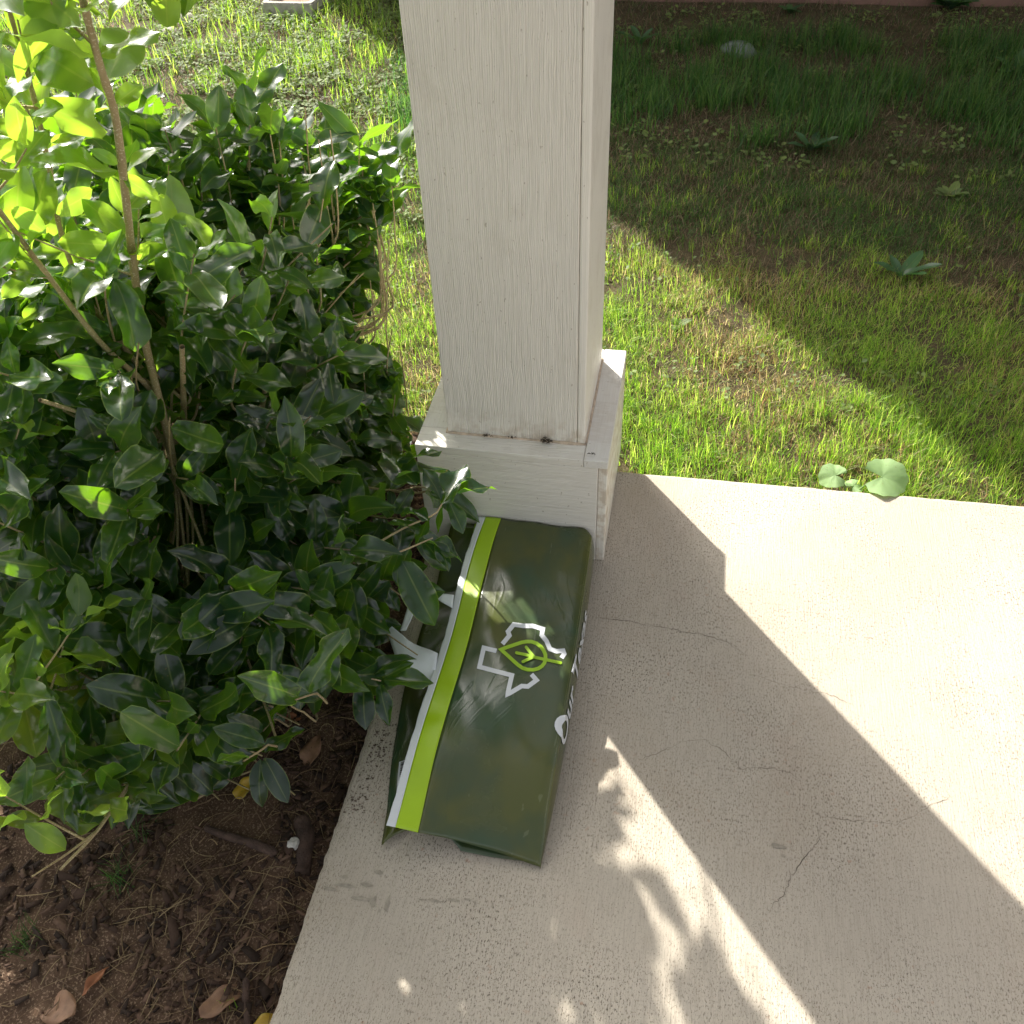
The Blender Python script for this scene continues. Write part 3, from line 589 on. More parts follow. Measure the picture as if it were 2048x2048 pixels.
radB = [(.0085, .0038), (.0055, .0028), (.0048, .0024), (.003, .0018), (.0048, .0025), (.005, .003), (.0045, .0022), (.004, .002)]
shB = empty('shrub', tuple(stB[0][0]), 'tall shrub with speckled bare stems and large leaves, in front of the rounded shrub', 'shrub')
LB = []
leafpairs(LB, stB[0][26:], None, .0, .085, .108, rB, tintb=.75); leafpairs(LB, stB[1][8:], None, 0, .05, .10, rB, tintb=.75); leafpairs(LB, stB[2][10:], None, 0, .052, .095, rB, tintb=.7); leafpairs(LB, stB[3][8:], None, 0, .042, .095, rB, tintb=.7)
leafpairs(LB, stB[4][6:], None, 0, .038, .09, rB); leafpairs(LB, stB[5][6:], None, 0, .036, .09, rB); leafpairs(LB, stB[6][4:], None, 0, .036, .095, rB); leafpairs(LB, stB[7][6:], None, 0, .036, .095, rB)
twB = []
for k, (i0, i1, cnt) in enumerate(((14, 58, 5), (8, 38, 5), (8, 42, 4), (6, 28, 3), (4, 34, 9), (4, 28, 8), (3, 28, 8), (5, 28, 7))):
    for _ in range(cnt):
        s_ = stB[k][rB.randrange(i0, min(i1, len(stB[k])))]; d = rv3() * np.array([1, 1, .4]) + np.array([-.25, 0, .55]); d /= np.linalg.norm(d); ln = rB.uniform(.08, .17)
        P = spline([s_, s_ + d * ln * .5 + np.array([0, 0, .006]), s_ + d * ln + np.array([0, 0, .02])], 9); twB.append((P, np.linspace(.0022, .0011, 9))); leafpairs(LB, P, None, .3, .034, .088, rB, tintb=.6)
# big single leaves along the shoots and on the sprays over the bag: (root u, v, z) -> (tip u, v, z)
LBIG = []
BIG = [(168, 58, 1.15, 62, -32, 1.17), (192, 172, 1.08, 2, 58, 1.12), (215, 160, 1.08, 276, 22, 1.12), (226, 268, 1.01, 98, 208, 1.03), (258, 474, .86, 166, 400, .90), (246, 494, .84, 110, 482, .86), (350, 508, .74, 346, 370, .80),
       (58, 492, .86, 88, 330, .95), (42, 150, 1.08, -40, 96, 1.10), (82, 316, .96, -30, 286, 1.0), (238, 350, .94, 322, 400, .90), (297, 614, .72, 208, 552, .76), (352, 612, .64, 344, 520, .70), (150, 560, .76, 66, 596, .72), (228, 208, 1.04, 286, 166, 1.05),
       (96, 470, .88, 20, 410, .93), (240, 330, .96, 190, 300, .99), (250, 420, .88, 330, 330, .88), (110, 430, .9, 190, 380, .9), (150, 560, .76, 130, 430, .84), (30, 60, 1.12, 60, -30, 1.15), (205, 130, 1.08, 150, 60, 1.12), (20, 460, .9, -20, 560, .84)]
for i, (u0, v0, z0_, u1, v1, z1) in enumerate(BIG):
    p, q = np.array(U(u0, v0, z0_)), np.array(U(u1, v1, z1)); tc_ = CAM - p; tc_ /= np.linalg.norm(tc_); d = q - p
    LBIG.append((p, d, tc_ * 1.2 * (1 if i % 3 else -1) + np.array([0, 0, .25]) + rv3() * .2, min(.14, float(np.linalg.norm(d))), .55 + .4 * rB.random(), i % 14))
# upper shoots that rise out of the frame; their shade falls on the near slab
ends = [stB[0][-1], stB[2][-1], stB[1][-1]]; hi = []
def bnd(v): return float(np.interp(v, [1565, 1660, 1835, 2048, 2400], [1191, 1262, 1347, 1540, 1800]))
while len(hi) < 40:
    v = rB.uniform(1640, 2150); u = rB.uniform(980, bnd(v) + 5); G = np.array(U(u, v)); t = rB.uniform(1.05, 2.0); p = G + np.array([-.632 * t, .775 * t, .7027 * t]); q = proj(p)
    if q[1] > -70 or p[0] > -.1 or q[0] > 700: continue
    hi.append(p)
for p in hi:
    src = ends[int(np.argmin([np.linalg.norm(e - p) for e in ends]))]; d = rv3() * .5 + np.array([-.1, .1, .8]); d /= np.linalg.norm(d); ln = .13
    P = spline([src, (src + p) / 2 + np.array([0, 0, .08]), p - d * ln, p], 18); 
    Q = proj(P); 
    if (Q[:, 1] > -12).any(): P = P[(Q[:, 1] <= -12)]
    if len(P) > 6: twB.append((P, np.linspace(.0035, .0012, len(P))))
    pp = spline([p - d * ln, p - d * ln / 2, p], 8); leafpairs(LB, pp, None, .05, .04, .10, rB, tintb=.6)
def stem_clear(L):                                                           # the bare stems stay bare where they show in front
    out = []; W = []
    for k, (a0, a1, rad_, pr) in enumerate(((3, 47, 21, 1.0), (0, 34, 17, .75), (4, 40, 16, .6))):
        q = proj(stB[k][a0:a1]); W.append((q, np.linalg.norm(stB[k][a0:a1] - CAM, axis=1), rad_, pr))
    for l in L:
        y = l[1] / np.linalg.norm(l[1]); hit = False
        for q, D, rad_, pr in W:
            for f in (.25, .55, .9):
                c = l[0] + y * l[3] * f; dd = np.linalg.norm(q - proj(c), axis=1); j = dd.argmin()
                if dd[j] < rad_ and np.linalg.norm(c - CAM) < D[j] - .008 and rB.random() < pr: hit = True; break
            if hit: break
        if not hit: out.append(l)
    return out
cA_, cB_ = U(1278, 1559), U(1628, 2048)
def trim(L, near=True):                                                      # outline of the two shrubs: grass strip by the post, open soil below, sun strip on the slab
    out = []
    for l in L:
        y = l[1] / np.linalg.norm(l[1]); q = proj(l[0] + y * l[3] * .9); c = l[0] + y * l[3] * .5; qc = proj(c); bad = False
        if 395 < q[1] < 850 and q[0] > np.interp(q[1], [395, 450, 640, 720, 800, 850], [735, 715, 715, 790, 800, 830]): bad = True
        if q[1] > np.interp(q[0], [0, 230, 320, 480, 520, 600, 700, 790], [1700, 1640, 1600, 1530, 1400, 1370, 1380, 1400]): bad = True
        if ((qc[0] - 815) / 62) ** 2 + ((qc[1] - 1290) / 100) ** 2 < 1: bad = True
        if qc[0] > 830 and qc[1] < 1000 and q[1] < 930 and q[0] > 790 and q[1] > 850: bad = True
        for f in (.2, .5, .85):
            p = l[0] + y * l[3] * f; g = p - np.array(SUN_DIR) * (p[2] / SUN_DIR.z)
            dist = ((cB_.x - cA_.x) * (g[1] - cA_.y) - (cB_.y - cA_.y) * (g[0] - cA_.x)) / math.hypot(cB_.x - cA_.x, cB_.y - cA_.y)
            if g[1] < -.74 and -(.062 + .045 * nz(g[0], g[1], 17, 3) + rB.uniform(-.022, .014)) < dist < .06: bad = True
        if not bad: out.append(l)
    return out
SUNV = np.array(SUN_DIR)
def sun_gap(L):                                                              # gaps in the leaves that let the sun reach the bag
    G = [(np.array(U(u, v, .1)), rr_) for u, v, rr_ in ((965, 1195, .022), (1010, 1200, .026), (1045, 1235, .024), (1000, 1245, .014), (1075, 1290, .010), (1090, 1340, .014), (1105, 1370, .012), (925, 1160, .016), (935, 1285, .009), (960, 1295, .009), (1045, 1330, .007), (1030, 1245, .014))] + [(np.array(U(u, v)), rr_) for u, v, rr_ in ((1225, 1700, .012), (1236, 1738, .009), (1214, 1728, .008), (1318, 1955, .015), (1332, 1998, .013), (1342, 1893, .009), (1284, 1798, .007), (1210, 2046, .010), (1205, 1500, .010), (1220, 1525, .008))]
    out = []
    for l in L:
        y = l[1] / np.linalg.norm(l[1]); ok = True
        for g, rr_ in G:
            for f in (.15, .5, .85):
                c = l[0] + y * l[3] * f - g; c = c - SUNV * (c @ SUNV)
                if np.linalg.norm(c) < rr_ + .014 * (f == .5): ok = False
        if ok: out.append(l)
    return out
V, F, C_ = place_leaves(trim(sun_gap(stem_clear(LA))) + LSPR, T_LEAF); npmesh('foliage', V, F, M_LEAF, shA, True, C_)
V, F, C_ = place_leaves(sun_gap(trim(stem_clear(LB)) + LBIG), T_LEAF); npmesh('foliage', V, F, M_LEAFB, shB, True, C_)
for P, (r0, r1) in zip(stB, radB):
    R = np.linspace(r0, r1, len(P)); R = R * (1 + .18 * (np.arange(len(P)) % 7 == 3)); tubes('stem', [(P, R)], M_BARK, shB, 10)
tubes('twigs', twB, M_BARK, shB, 5)

# ------------------------------------------------------------ bag
bag = empty('plastic_bag', (.24, -.65, 0), 'dark green plastic bag with lime and white striped mouth, leaning on the post base', 'bag')
Y0, Y1 = -.3045, -.990
def SB(a_, v):
    a_ = np.asarray(a_, float); v = np.asarray(v, float)
    xl = .1225 - .013 * v - .004 * np.sin(v * 9.0) * (1 - v); xr = .362 + .006 * np.sin(v * PI) - .006 * (v < 0)
    zl = .103 - .030 * v + .004 * np.sin(v * 11) ; zr = .100 * (1 - .25 * v) * (1 - np.clip((v - .72) / .28, 0, 1) ** 2 * .90)
    cr = np.clip((.03 - v) / .03, 0, 1)
    ac = np.clip(a_, 0, 1); x = xl + (xr - xl) * ac; z = zl + (zr - zl) * ac + .013 * np.sin(PI * ac) * np.sin(PI * np.clip(v, 0, 1)) - .010 * np.sin(PI * ac) * np.clip((v - .8) / .2, 0, 1)
    z = z - .007 * np.clip((ac - .93) / .07, 0, 1) ** 2 * (1 - np.clip((v - .9) / .1, 0, 1))
    z = z + .0022 * np.sin(ac * 7 + v * 16) * np.sin(PI * ac) + .0016 * np.sin(ac * 15 - v * 23)* np.sin(PI * ac)
    b_ = np.clip((a_ - 1) / .5, 0, 1); zs = np.maximum(zr - .007 * (1 - np.clip((v - .9) / .1, 0, 1)), .003)
    x = x + np.sin(PI * b_ * .85) * .008 * (zs / .1); z = np.where(a_ > 1, zs * (1 - b_) + .0012, z)
    y = Y0 + (Y1 - Y0) * v - .012 * ac * (v - .5) * 0 + .010 * np.sin(PI * ac) * np.clip((v - .8) / .2, 0, 1)
    y = y - .014 * np.clip((ac - .90) / .10, 0, 1) ** 2 * np.clip((.06 - v) / .06, 0, 1)
    return np.stack([x, y, z], -1)
def SN(a_, v, e=.004):
    du = SB(a_ + 2 * e, v) - SB(a_ - 2 * e, v); dv = SB(a_, v + e) - SB(a_, v - e); n = np.cross(dv, du); n /= np.linalg.norm(n, axis=-1, keepdims=True) + 1e-9
    return np.where((n[..., 2:3] < -.2) , -n, n)
def bagpatch(name, a0, a1, mat, na, nv=90, off=0.0, solid=.0009, v0=0, v1=1, parent=bag):
    A, Vv = np.meshgrid(np.linspace(a0, a1, na + 1), np.linspace(v0, v1, nv + 1)); P = SB(A, Vv)
    if off: P = P + SN(A, Vv) * off
    i = np.arange(nv)[:, None] * (na + 1) + np.arange(na)[None]; F = np.stack([i, i + 1, i + na + 2, i + na + 1], -1).reshape(-1, 4)
    o = npmesh(name, P.reshape(-1, 3), [F], mat, parent, True)
    if solid: md = o.modifiers.new('thickness', 'SOLIDIFY'); md.thickness = solid; md.offset = 0
    return o
bagpatch('front_panel', .197, 1.5, M_FILM, 60)
bagpatch('colour_band', .056, .1965, M_LIME, 10, off=0.0002)
ws = bagpatch('seal_strip', -.004, .0555, M_WFILM, 5, off=0.0002)
# ragged mouth edge
for v in ws.data.vertices:
    if v.index % 6 == 0: v.co.x += .0018 * nz(v.co.y, 0, 40) + .004 * max(0, nz(v.co.y, 1, 9))
Ps = SB(np.full(90, .985), np.linspace(.03, .99, 90)); tubes('side_seam', [(Ps, np.full(90, .0007))], M_SEAM, bag, 5)
# back panel on the slab, its near corner pulled out to the left
def SL(s, v):
    s = np.asarray(s, float); v = np.asarray(v, float)
    xl = .060 - .016 * np.sin(PI * np.clip(v * 1.1, 0, 1)) + .036 * v ** 3; x = xl + (.362 - xl) * s
    yn = Y1 - .014 * (1 - np.clip(s / .2, 0, 1)) + .036 * np.sin(PI * np.clip(s / .5, 0, 1)) * (s < .5) + .005
    y = Y0 + (yn - Y0) * v; z = .0035 + .009 * np.exp(-((s - .05) / .05) ** 2) * np.clip(v * 1.4 - .3, 0, 1) + .004 * np.sin(v * 14 + s * 7) ** 2 + .075 * np.clip(1 - v * 4.5, 0, 1) ** 1.3 * (1 - .3 * s)
    return np.stack([x, y, z], -1)
def lowpatch(name, s0, s1, mat, na, off=0, v0=0, v1=1, nv=70, parent=bag, solid=.0008):
    A, Vv = np.meshgrid(np.linspace(s0, s1, na + 1), np.linspace(v0, v1, nv + 1)); P = SL(A, Vv); P[..., 2] += off
    i = np.arange(nv)[:, None] * (na + 1) + np.arange(na)[None]; F = np.stack([i, i + 1, i + na + 2, i + na + 1], -1).reshape(-1, 4)
    o = npmesh(name, P.reshape(-1, 3), [F], mat, parent, True)
    if solid: md = o.modifiers.new('thickness', 'SOLIDIFY'); md.thickness = solid
    return o
lowpatch('back_panel', 0, 1, M_FILM, 30)
lowpatch('colour_band', .17, .30, M_LIME, 6, .0016, 0, .80)['label'] = 'lime band of the lower layer glimpsed inside the mouth'
bc = lowpatch('barcode_label', .045, .16, M_WFILM, 4, .0022, .795, .925, 20, solid=0)
VV, FF, b0 = [], [], 0; v = .800; rr = random.Random(3)
while v < .920:
    wv = rr.choice([.0008, .0014, .002, .003]); A, Vv = np.meshgrid(np.linspace(.055, .13, 5), [v, v + wv]); P = SL(A, Vv); P[..., 2] += .0034; VV.append(P.reshape(-1, 3)); i = np.arange(4); FF.append(np.stack([i, i + 1, i + 6, i + 5], -1) + b0); b0 += 10; v += wv + rr.choice([.0008, .0012, .002])
npmesh('bars', np.concatenate(VV), [np.concatenate(FF)], M_INK, bc)
# printing: pixels of the photograph looked up on the bag's surface
ga, gv = np.meshgrid(np.linspace(.0, 1.3, 261), np.linspace(0, 1, 301)); GP = proj(SB(ga, gv))
def look(u, v):
    d = (GP[..., 0] - u) ** 2 + (GP[..., 1] - v) ** 2; i, j = np.unravel_index(d.argmin(), d.shape); i = min(max(i, 1), 299); j = min(max(j, 1), 259)
    J = np.array([(GP[i, j + 1] - GP[i, j - 1]) / (ga[i, j + 1] - ga[i, j - 1]), (GP[i + 1, j] - GP[i - 1, j]) / (gv[i + 1, j] - gv[i - 1, j])]).T
    s = np.linalg.solve(J, np.array([u, v]) - GP[i, j]); return ga[i, j] + s[0], gv[i, j] + s[1]
def stroke(bm, pts, wd, off, closed=False, rnd=False):
    P = [np.array([920 + .14493 * x, 1200 + .14493 * y]) for x, y in pts]; Q = []
    for p, q in zip(P[:-1], P[1:]):
        n = max(1, int(np.linalg.norm(q - p) / 5))
        for t in range(n): Q.append((p + (q - p) * t / n, t == 0))
    Q.append((P[-1], True)); n = len(Q); prev = first = None
    for i, (p, cnr) in enumerate(Q):
        pa = Q[i - 1][0] if i > 0 else (Q[-2][0] if closed else None); pb = Q[i + 1][0] if i < n - 1 else (Q[1][0] if closed else None)
        ta = (p - pa) / np.linalg.norm(p - pa) if pa is not None else None; tb = (pb - p) / np.linalg.norm(pb - p) if pb is not None else None
        if ta is None: ta = tb
        if tb is None: tb = ta
        m = ta + tb; m /= np.linalg.norm(m); nn = np.array([-m[1], m[0]]); k = min(1.7, 1 / max(.3, float(nn @ np.array([-ta[1], ta[0]]))))
        vs = []
        for s in (-.5, 0, .5):
            q = p + nn * s * wd * .14493 * k; aa, vv = look(*q); X = SB(aa, vv) + SN(np.array(aa), np.array(vv)) * off; vs.append(bm.verts.new(X))
        if prev: bm.faces.new((prev[0], vs[0], vs[1], prev[1])); bm.faces.new((prev[1], vs[1], vs[2], prev[2]))
        prev = vs
    if rnd:
        for end in (0, -1):
            p = Q[end][0]; aa, vv = look(*p); c0 = bm.verts.new(SB(aa, vv) + SN(np.array(aa), np.array(vv)) * (off + .0002)); rg = []
            for t in range(12):
                q = p + np.array([math.cos(t * PI / 6), math.sin(t * PI / 6)]) * wd * .14493 * .5; aa, vv = look(*q); rg.append(bm.verts.new(SB(aa, vv) + SN(np.array(aa), np.array(vv)) * (off + .0002)))
            for t in range(12): bm.faces.new((c0, rg[t], rg[(t + 1) % 12]))
bm = bmesh.new()
stroke(bm, [(585, 612), (682, 495), (662, 440), (742, 342), (880, 362), (1000, 362), (1142, 405), (1128, 490), (1192, 570), (1240, 682), (1330, 712), (1422, 705), (1435, 748), (1398, 805)], 62, .0012)
stroke(bm, [(505, 708), (330, 665), (270, 928), (715, 1045), (655, 1310), (850, 1192), (935, 1198), (1055, 1110), (985, 1030)], 62, .0012)
obj('state_outline_print', bm, M_PRW, bag)
bm = bmesh.new()
stroke(bm, [(565, 690), (660, 655), (760, 622), (850, 592), (920, 580), (990, 582), (1055, 605), (1115, 650), (1155, 705), (1178, 760), (1180, 820), (1165, 875), (1130, 920), (1080, 952), (1010, 970), (930, 967), (860, 945), (800, 903), (740, 850), (660, 775), (565, 690)], 50, .0016, True)
stroke(bm, [(1385, 875), (1200, 835), (1040, 800), (960, 775), (780, 738)], 42, .0021, rnd=True)
stroke(bm, [(915, 662), (975, 740), (1022, 795)], 42, .0025, rnd=True); stroke(bm, [(868, 865), (950, 825), (1015, 795)], 42, .0030, rnd=True)
obj('leaf_print', bm, M_PRL, bag)
# lettering along the gusset
tc = bpy.data.curves.new('t', 'FONT'); tc.body = 'Our Texas'; tc.size = 1; tc.offset = 0.022; tc.resolution_u = 6; to = bpy.data.objects.new('t', tc); S.collection.objects.link(to); bpy.context.view_layer.update()
dg = bpy.context.evaluated_depsgraph_get(); me = bpy.data.meshes.new_from_object(to.evaluated_get(dg)); bpy.data.objects.remove(to)
bm = bmesh.new(); bm.from_mesh(me); xs = [v.co.x for v in bm.verts]; X0, X1 = min(xs), max(xs)
for k in range(5):
    bmesh.ops.triangulate(bm, faces=bm.faces); bmesh.ops.subdivide_edges(bm, edges=[e for e in bm.edges if e.calc_length() > .05], cuts=1)
for v in bm.verts:
    t = (v.co.x - X0) / (X1 - X0); y = -.792 + t * .305; vv = (y - Y0) / (Y1 - Y0); aa = 1.19 - v.co.y * .36 + .12 * t
    v.co = Vector(SB(aa, vv) + SN(np.array(aa), np.array(vv)) * .0018)
obj('lettering', bm, M_PRW, bag)
# torn white header strip
def sheet(name, pts, mat, parent, z0=.1, sub=2, thick=.0006, dz=.012):
    bm = bmesh.new(); vs = [bm.verts.new(U(u, v, z)) for u, v, z in pts]; bm.faces.new(vs); bmesh.ops.triangulate(bm, faces=bm.faces)
    bmesh.ops.subdivide_edges(bm, edges=bm.edges, cuts=4, use_grid_fill=True)
    for v in bm.verts: v.co.z += dz * noise.noise(v.co * 22)
    o = obj(name, bm, mat, parent, True); md = o.modifiers.new('thickness', 'SOLIDIFY'); md.thickness = thick; return o
sheet('torn_strip', [(764, 1226, .10), (780, 1248, .10), (816, 1278, .098), (876, 1309, .094), (866, 1360, .09), (846, 1377, .085), (822, 1366, .08), (798, 1334, .085), (777, 1272, .09)], M_WFILM, bag)
sheet('torn_strip', [(863, 1191, .10), (885, 1188, .105), (908, 1190, .102), (905, 1216, .099), (884, 1205, .102)], M_WFILM, bag, dz=.004)
sheet('torn_strip', [(818, 1205, .085), (834, 1212, .085), (812, 1262, .088), (800, 1262, .088)], M_WFILM, bag, dz=.004)

# ------------------------------------------------------------ litter in the bed
def litter():
    V, F, C, b = [], [], [], 0
    n = 9000
    for i in range(n):
        x = -rng.uniform(0.005, 1.5) if i % 3 else -abs(rng.normal(0, .28)) - .01; y = rng.uniform(-1.9, .15)
        if nz(x, y, 3.2, 11) < -.06 - .25 * (x > -.12) and rng.random() < .9: continue
        l = rng.uniform(.005, .028) * (1 if rng.random() > .04 else 2.2); w_ = l * rng.uniform(.15, .5); h = rng.uniform(.001, .005); az = rng.uniform(0, PI); tl = rng.normal(0, .2); z = bed_z(x, y) + rng.uniform(.0, .006)
        d = np.array([math.cos(az) * math.cos(tl), math.sin(az) * math.cos(tl), math.sin(tl)]); s = np.array([-math.sin(az), math.cos(az), rng.normal(0, .2)]); u = np.cross(d, s)
        c0 = np.array([x, y, z]); pr = [c0 - d * l / 2 * rng.uniform(.7, 1) - s * w_ / 2, c0 + d * l / 2 - s * w_ / 2 * rng.uniform(.2, 1), c0 + d * l / 2 * rng.uniform(.7, 1.1) + s * w_ / 2 * rng.uniform(.3, 1), c0 - d * l / 2 + s * w_ / 2]
        P = np.array([p for p in pr] + [p + u * h for p in pr]); V.append(P); F.append(np.array([[4, 5, 6, 7], [0, 1, 5, 4], [1, 2, 6, 5], [2, 3, 7, 6], [3, 0, 4, 7]]) + b); b += 8
        cc = np.array([[.085, .05, .035], [.04, .026, .02], [.15, .09, .06], [.22, .14, .095]][rng.choice(4, p=[.4, .35, .18, .07])]) * rng.uniform(.7, 1.3); C.append(np.tile(np.append(cc, 1), (8, 1)))
    return np.concatenate(V), [np.concatenate(F)], np.concatenate(C)
V, F, C_ = litter(); tag(npmesh('bark_mulch', V, F, M_CHIP, col=C_), kind='stuff')
def straw():
    V, F, C, b = [], [], [], 0
    for i in range(1500):
        if i < 420: p = np.array([rng.normal(-.17, .16), rng.normal(-1.17, .14), 0])
        elif i < 620: p = np.array([rng.normal(-.16, .07), rng.normal(-.74, .06), 0])
        else: p = np.array([-rng.uniform(.01, 1.3), rng.uniform(-1.8, .1), 0])
        if p[0] > -.015: p[0] = -.02 - abs(rng.normal(0, .05))
        l = rng.uniform(.02, .09) * (1.9 if rng.random() < .12 else 1); az = rng.uniform(0, 2 * PI) if i % 3 else rng.normal(1.1, .4); cv = rng.normal(0, .5 if i % 4 else 1.6); r0 = rng.uniform(.0004, .0011); Q = []; q = p.copy()
        for k in range(7):
            Q.append([q[0], q[1], 0]); q = q + np.array([math.cos(az), math.sin(az), 0]) * l / 6; az += cv / 6
        Q = np.array(Q); Q[:, 0] = np.minimum(Q[:, 0], -.008); Q[:, 2] = np.array([bed_z(a1, a2) for a1, a2, _ in Q]) + .003 + np.sin(np.linspace(0, PI, 7)) * rng.uniform(0, .010)
        v, f = tube_np(Q, np.linspace(r0, r0 * .5, 7), 4); V.append(v); F.append(f + b); b += len(v)
        cc = np.array([[.36, .25, .13], [.27, .18, .10], [.46, .35, .19], [.17, .11, .07]][rng.integers(0, 4)]) * rng.uniform(.7, 1.2); C.append(np.tile(np.append(cc, 1), (len(v), 1)))
    return np.concatenate(V), [np.concatenate(F)], np.concatenate(C)
V, F, C_ = straw(); tag(npmesh('dry_straw', V, F, M_STRAW, col=C_), kind='stuff')
# green grass tufts in the bed
def bed_tuft(u, v, n, ln, pal, label):
    p = U(u, v, -.055); q = np.array([[p.x + rng.normal(0, .012), p.y + rng.normal(0, .012), 0] for _ in range(n)]); q[:, 2] = [bed_z(a1, a2) for a1, a2, _ in q]
    V, Q, T_, C = blades(q, rng.uniform(ln * .4, ln, n), rng.uniform(.0012, .0024, n), rng.uniform(.2, 1.2, n), rng.uniform(0, 2 * PI, n), pick(pal, n)); o = npmesh('grass_tuft', V, [Q, T_], M_GRASS, col=C); return tag(o, label, 'grass tuft', 'grass tufts in the bed')
bed_tuft(238, 1755, 55, .065, LUSH, 'small green grass tuft standing in the bed above the pale sunlit patch of soil')
bed_tuft(130, 1540, 60, .07, LUSH * .9, 'spiky grass tuft under the hanging leaves by the sunlit mulch at the left')
bed_tuft(45, 1880, 70, .05, LUSH * .7, 'thin dark green grass tuft at the left edge near the bottom corner')
bed_tuft(280, 1660, 30, .07, LUSH * .8, 'sparse grass tuft with long blades just below the lowest leaves')
bed_tuft(455, 2005, 14, .03, GREEN, 'tiny green seedling tuft below the large tan dead leaf')

def one_leaf(name, mat, u, v, z, az, size, label, cat='leaf', group=None, k=0, tilt=.15, wmax=None, ground=bed_z, roll=0):
    T_ = [leaf_template(random.Random(k + 3), 10, 6, wmax=wmax or .22, fold=.25 + .15 * (k % 3), wave=.09, curl=.7)]
    p = U(u, v, z); p.z = ground(p.x, p.y) + .015; d = np.array([math.cos(az), math.sin(az), tilt]); c = np.array(p) - d / np.linalg.norm(d) * size / 2
    V, F, C = place_leaves([(c, d, np.array([roll, 0, 1.0]), size, .5, 0)], T_); o = npmesh(name, V, F, mat, smooth=True, col=C); md = o.modifiers.new('thickness', 'SOLIDIFY'); md.thickness = .0006
    return tag(o, label, cat, group)
gd = 'fallen leaves on the bed'
one_leaf('dead_leaf', M_DEAD, 115, 2014, -.05, 3.0, .075, 'round tan dead leaf lying flat near the bottom left corner', group=gd, k=0, wmax=.33, tilt=.05)
one_leaf('dead_leaf', M_DEAD, 438, 2003, -.05, .95, .075, 'curled tan dead leaf on straw near the slab at the bottom', group=gd, k=1, wmax=.24)
one_leaf('dead_leaf', M_DEAD2, 184, 1962, -.05, 1.25, .055, 'narrow orange-brown dead leaf beside the straw, above the round tan one', group=gd, k=2, wmax=.13)
one_leaf('dead_leaf', M_DEAD, 620, 1502, -.05, 1.45, .070, 'upright oval brown dead leaf between the shrub and the slab edge', group=gd, k=3, wmax=.25, tilt=.5)
one_leaf('dead_leaf', M_DEAD2, 578, 1440, -.05, .3, .045, 'small curled red-brown dead leaf at the shade under the shrub', group=gd, k=4)
one_leaf('yellow_leaf', M_YLEAF, 482, 1562, -.03, .9, .055, 'yellow-green leaf poking out under the shrub’s lowest leaves', group=gd, k=5, tilt=.7, wmax=.3)
one_leaf('yellow_leaf', M_YLEAF, 524, 2044, -.05, .6, .05, 'yellow-green leaf at the slab edge cut by the bottom of the picture', group=gd, k=6, wmax=.3)
bm = bmesh.new(); bmesh.ops.create_icosphere(bm, subdivisions=3, radius=.011)
for v in bm.verts: v.co *= 1 + .35 * noise.noise(v.co * 160); v.co.z *= .7
p = U(587, 1686, -.05); bmesh.ops.translate(bm, verts=bm.verts, vec=(p.x, p.y, bed_z(p.x, p.y) + .006)); tag(obj('pebble', bm, plain('white_stone', (.62, .60, .55), .8, .35, 200, .001).m, None, True), 'small chalky white pebble on dark bark beside the slab edge', 'pebble')
bm = bmesh.new(); bmesh.ops.create_uvsphere(bm, u_segments=20, v_segments=12, radius=.0115)
for v in bm.verts: v.co.x += .006 * math.sin(v.co.z * 90); v.co *= 1 + .12 * noise.noise(v.co * 90)
p = U(207, 1551, -.03); bmesh.ops.translate(bm, verts=bm.verts, vec=(p.x, p.y, bed_z(p.x, p.y) + .012)); tag(obj('snail_shell', bm, plain('shell_yellow', (.62, .48, .22), .35, .2, 90, .0005).m, None, True), 'pale yellow snail shell among the lowest hanging leaves', 'snail shell')
def stick(pix, r0, r1, mat, label, nm='bark_piece', z=.006):
    P = spline([U(u, v, -.05) for u, v in pix], 24); P[:, 2] = [bed_z(q[0], q[1]) + z for q in P]; R = np.linspace(r0, r1, 24) * (1 + .2 * np.array([nz(q[0], q[1], 40) for q in P])); R[0] = R[-1] = .001
    o = tubes(nm, [(P, R)], mat, None, 7); return tag(o, label, 'wood piece', 'bark pieces')
M_WOOD = plain('wet_bark', (.085, .052, .038), .9, .4, 50, .004).m
stick([(405, 1650), (450, 1668), (500, 1685), (555, 1708)], .006, .009, M_WOOD, 'long dark stick lying across the bed toward the white pebble')
stick([(598, 1625), (608, 1670), (604, 1720), (600, 1742)], .016, .014, M_WOOD, 'chunky dark bark piece standing against the slab edge by the pebble', z=.004)
stick([(490, 1950), (488, 2000), (492, 2060)], .006, .006, M_WOOD, 'dark stick pointing down the bed beside the curled tan leaf')

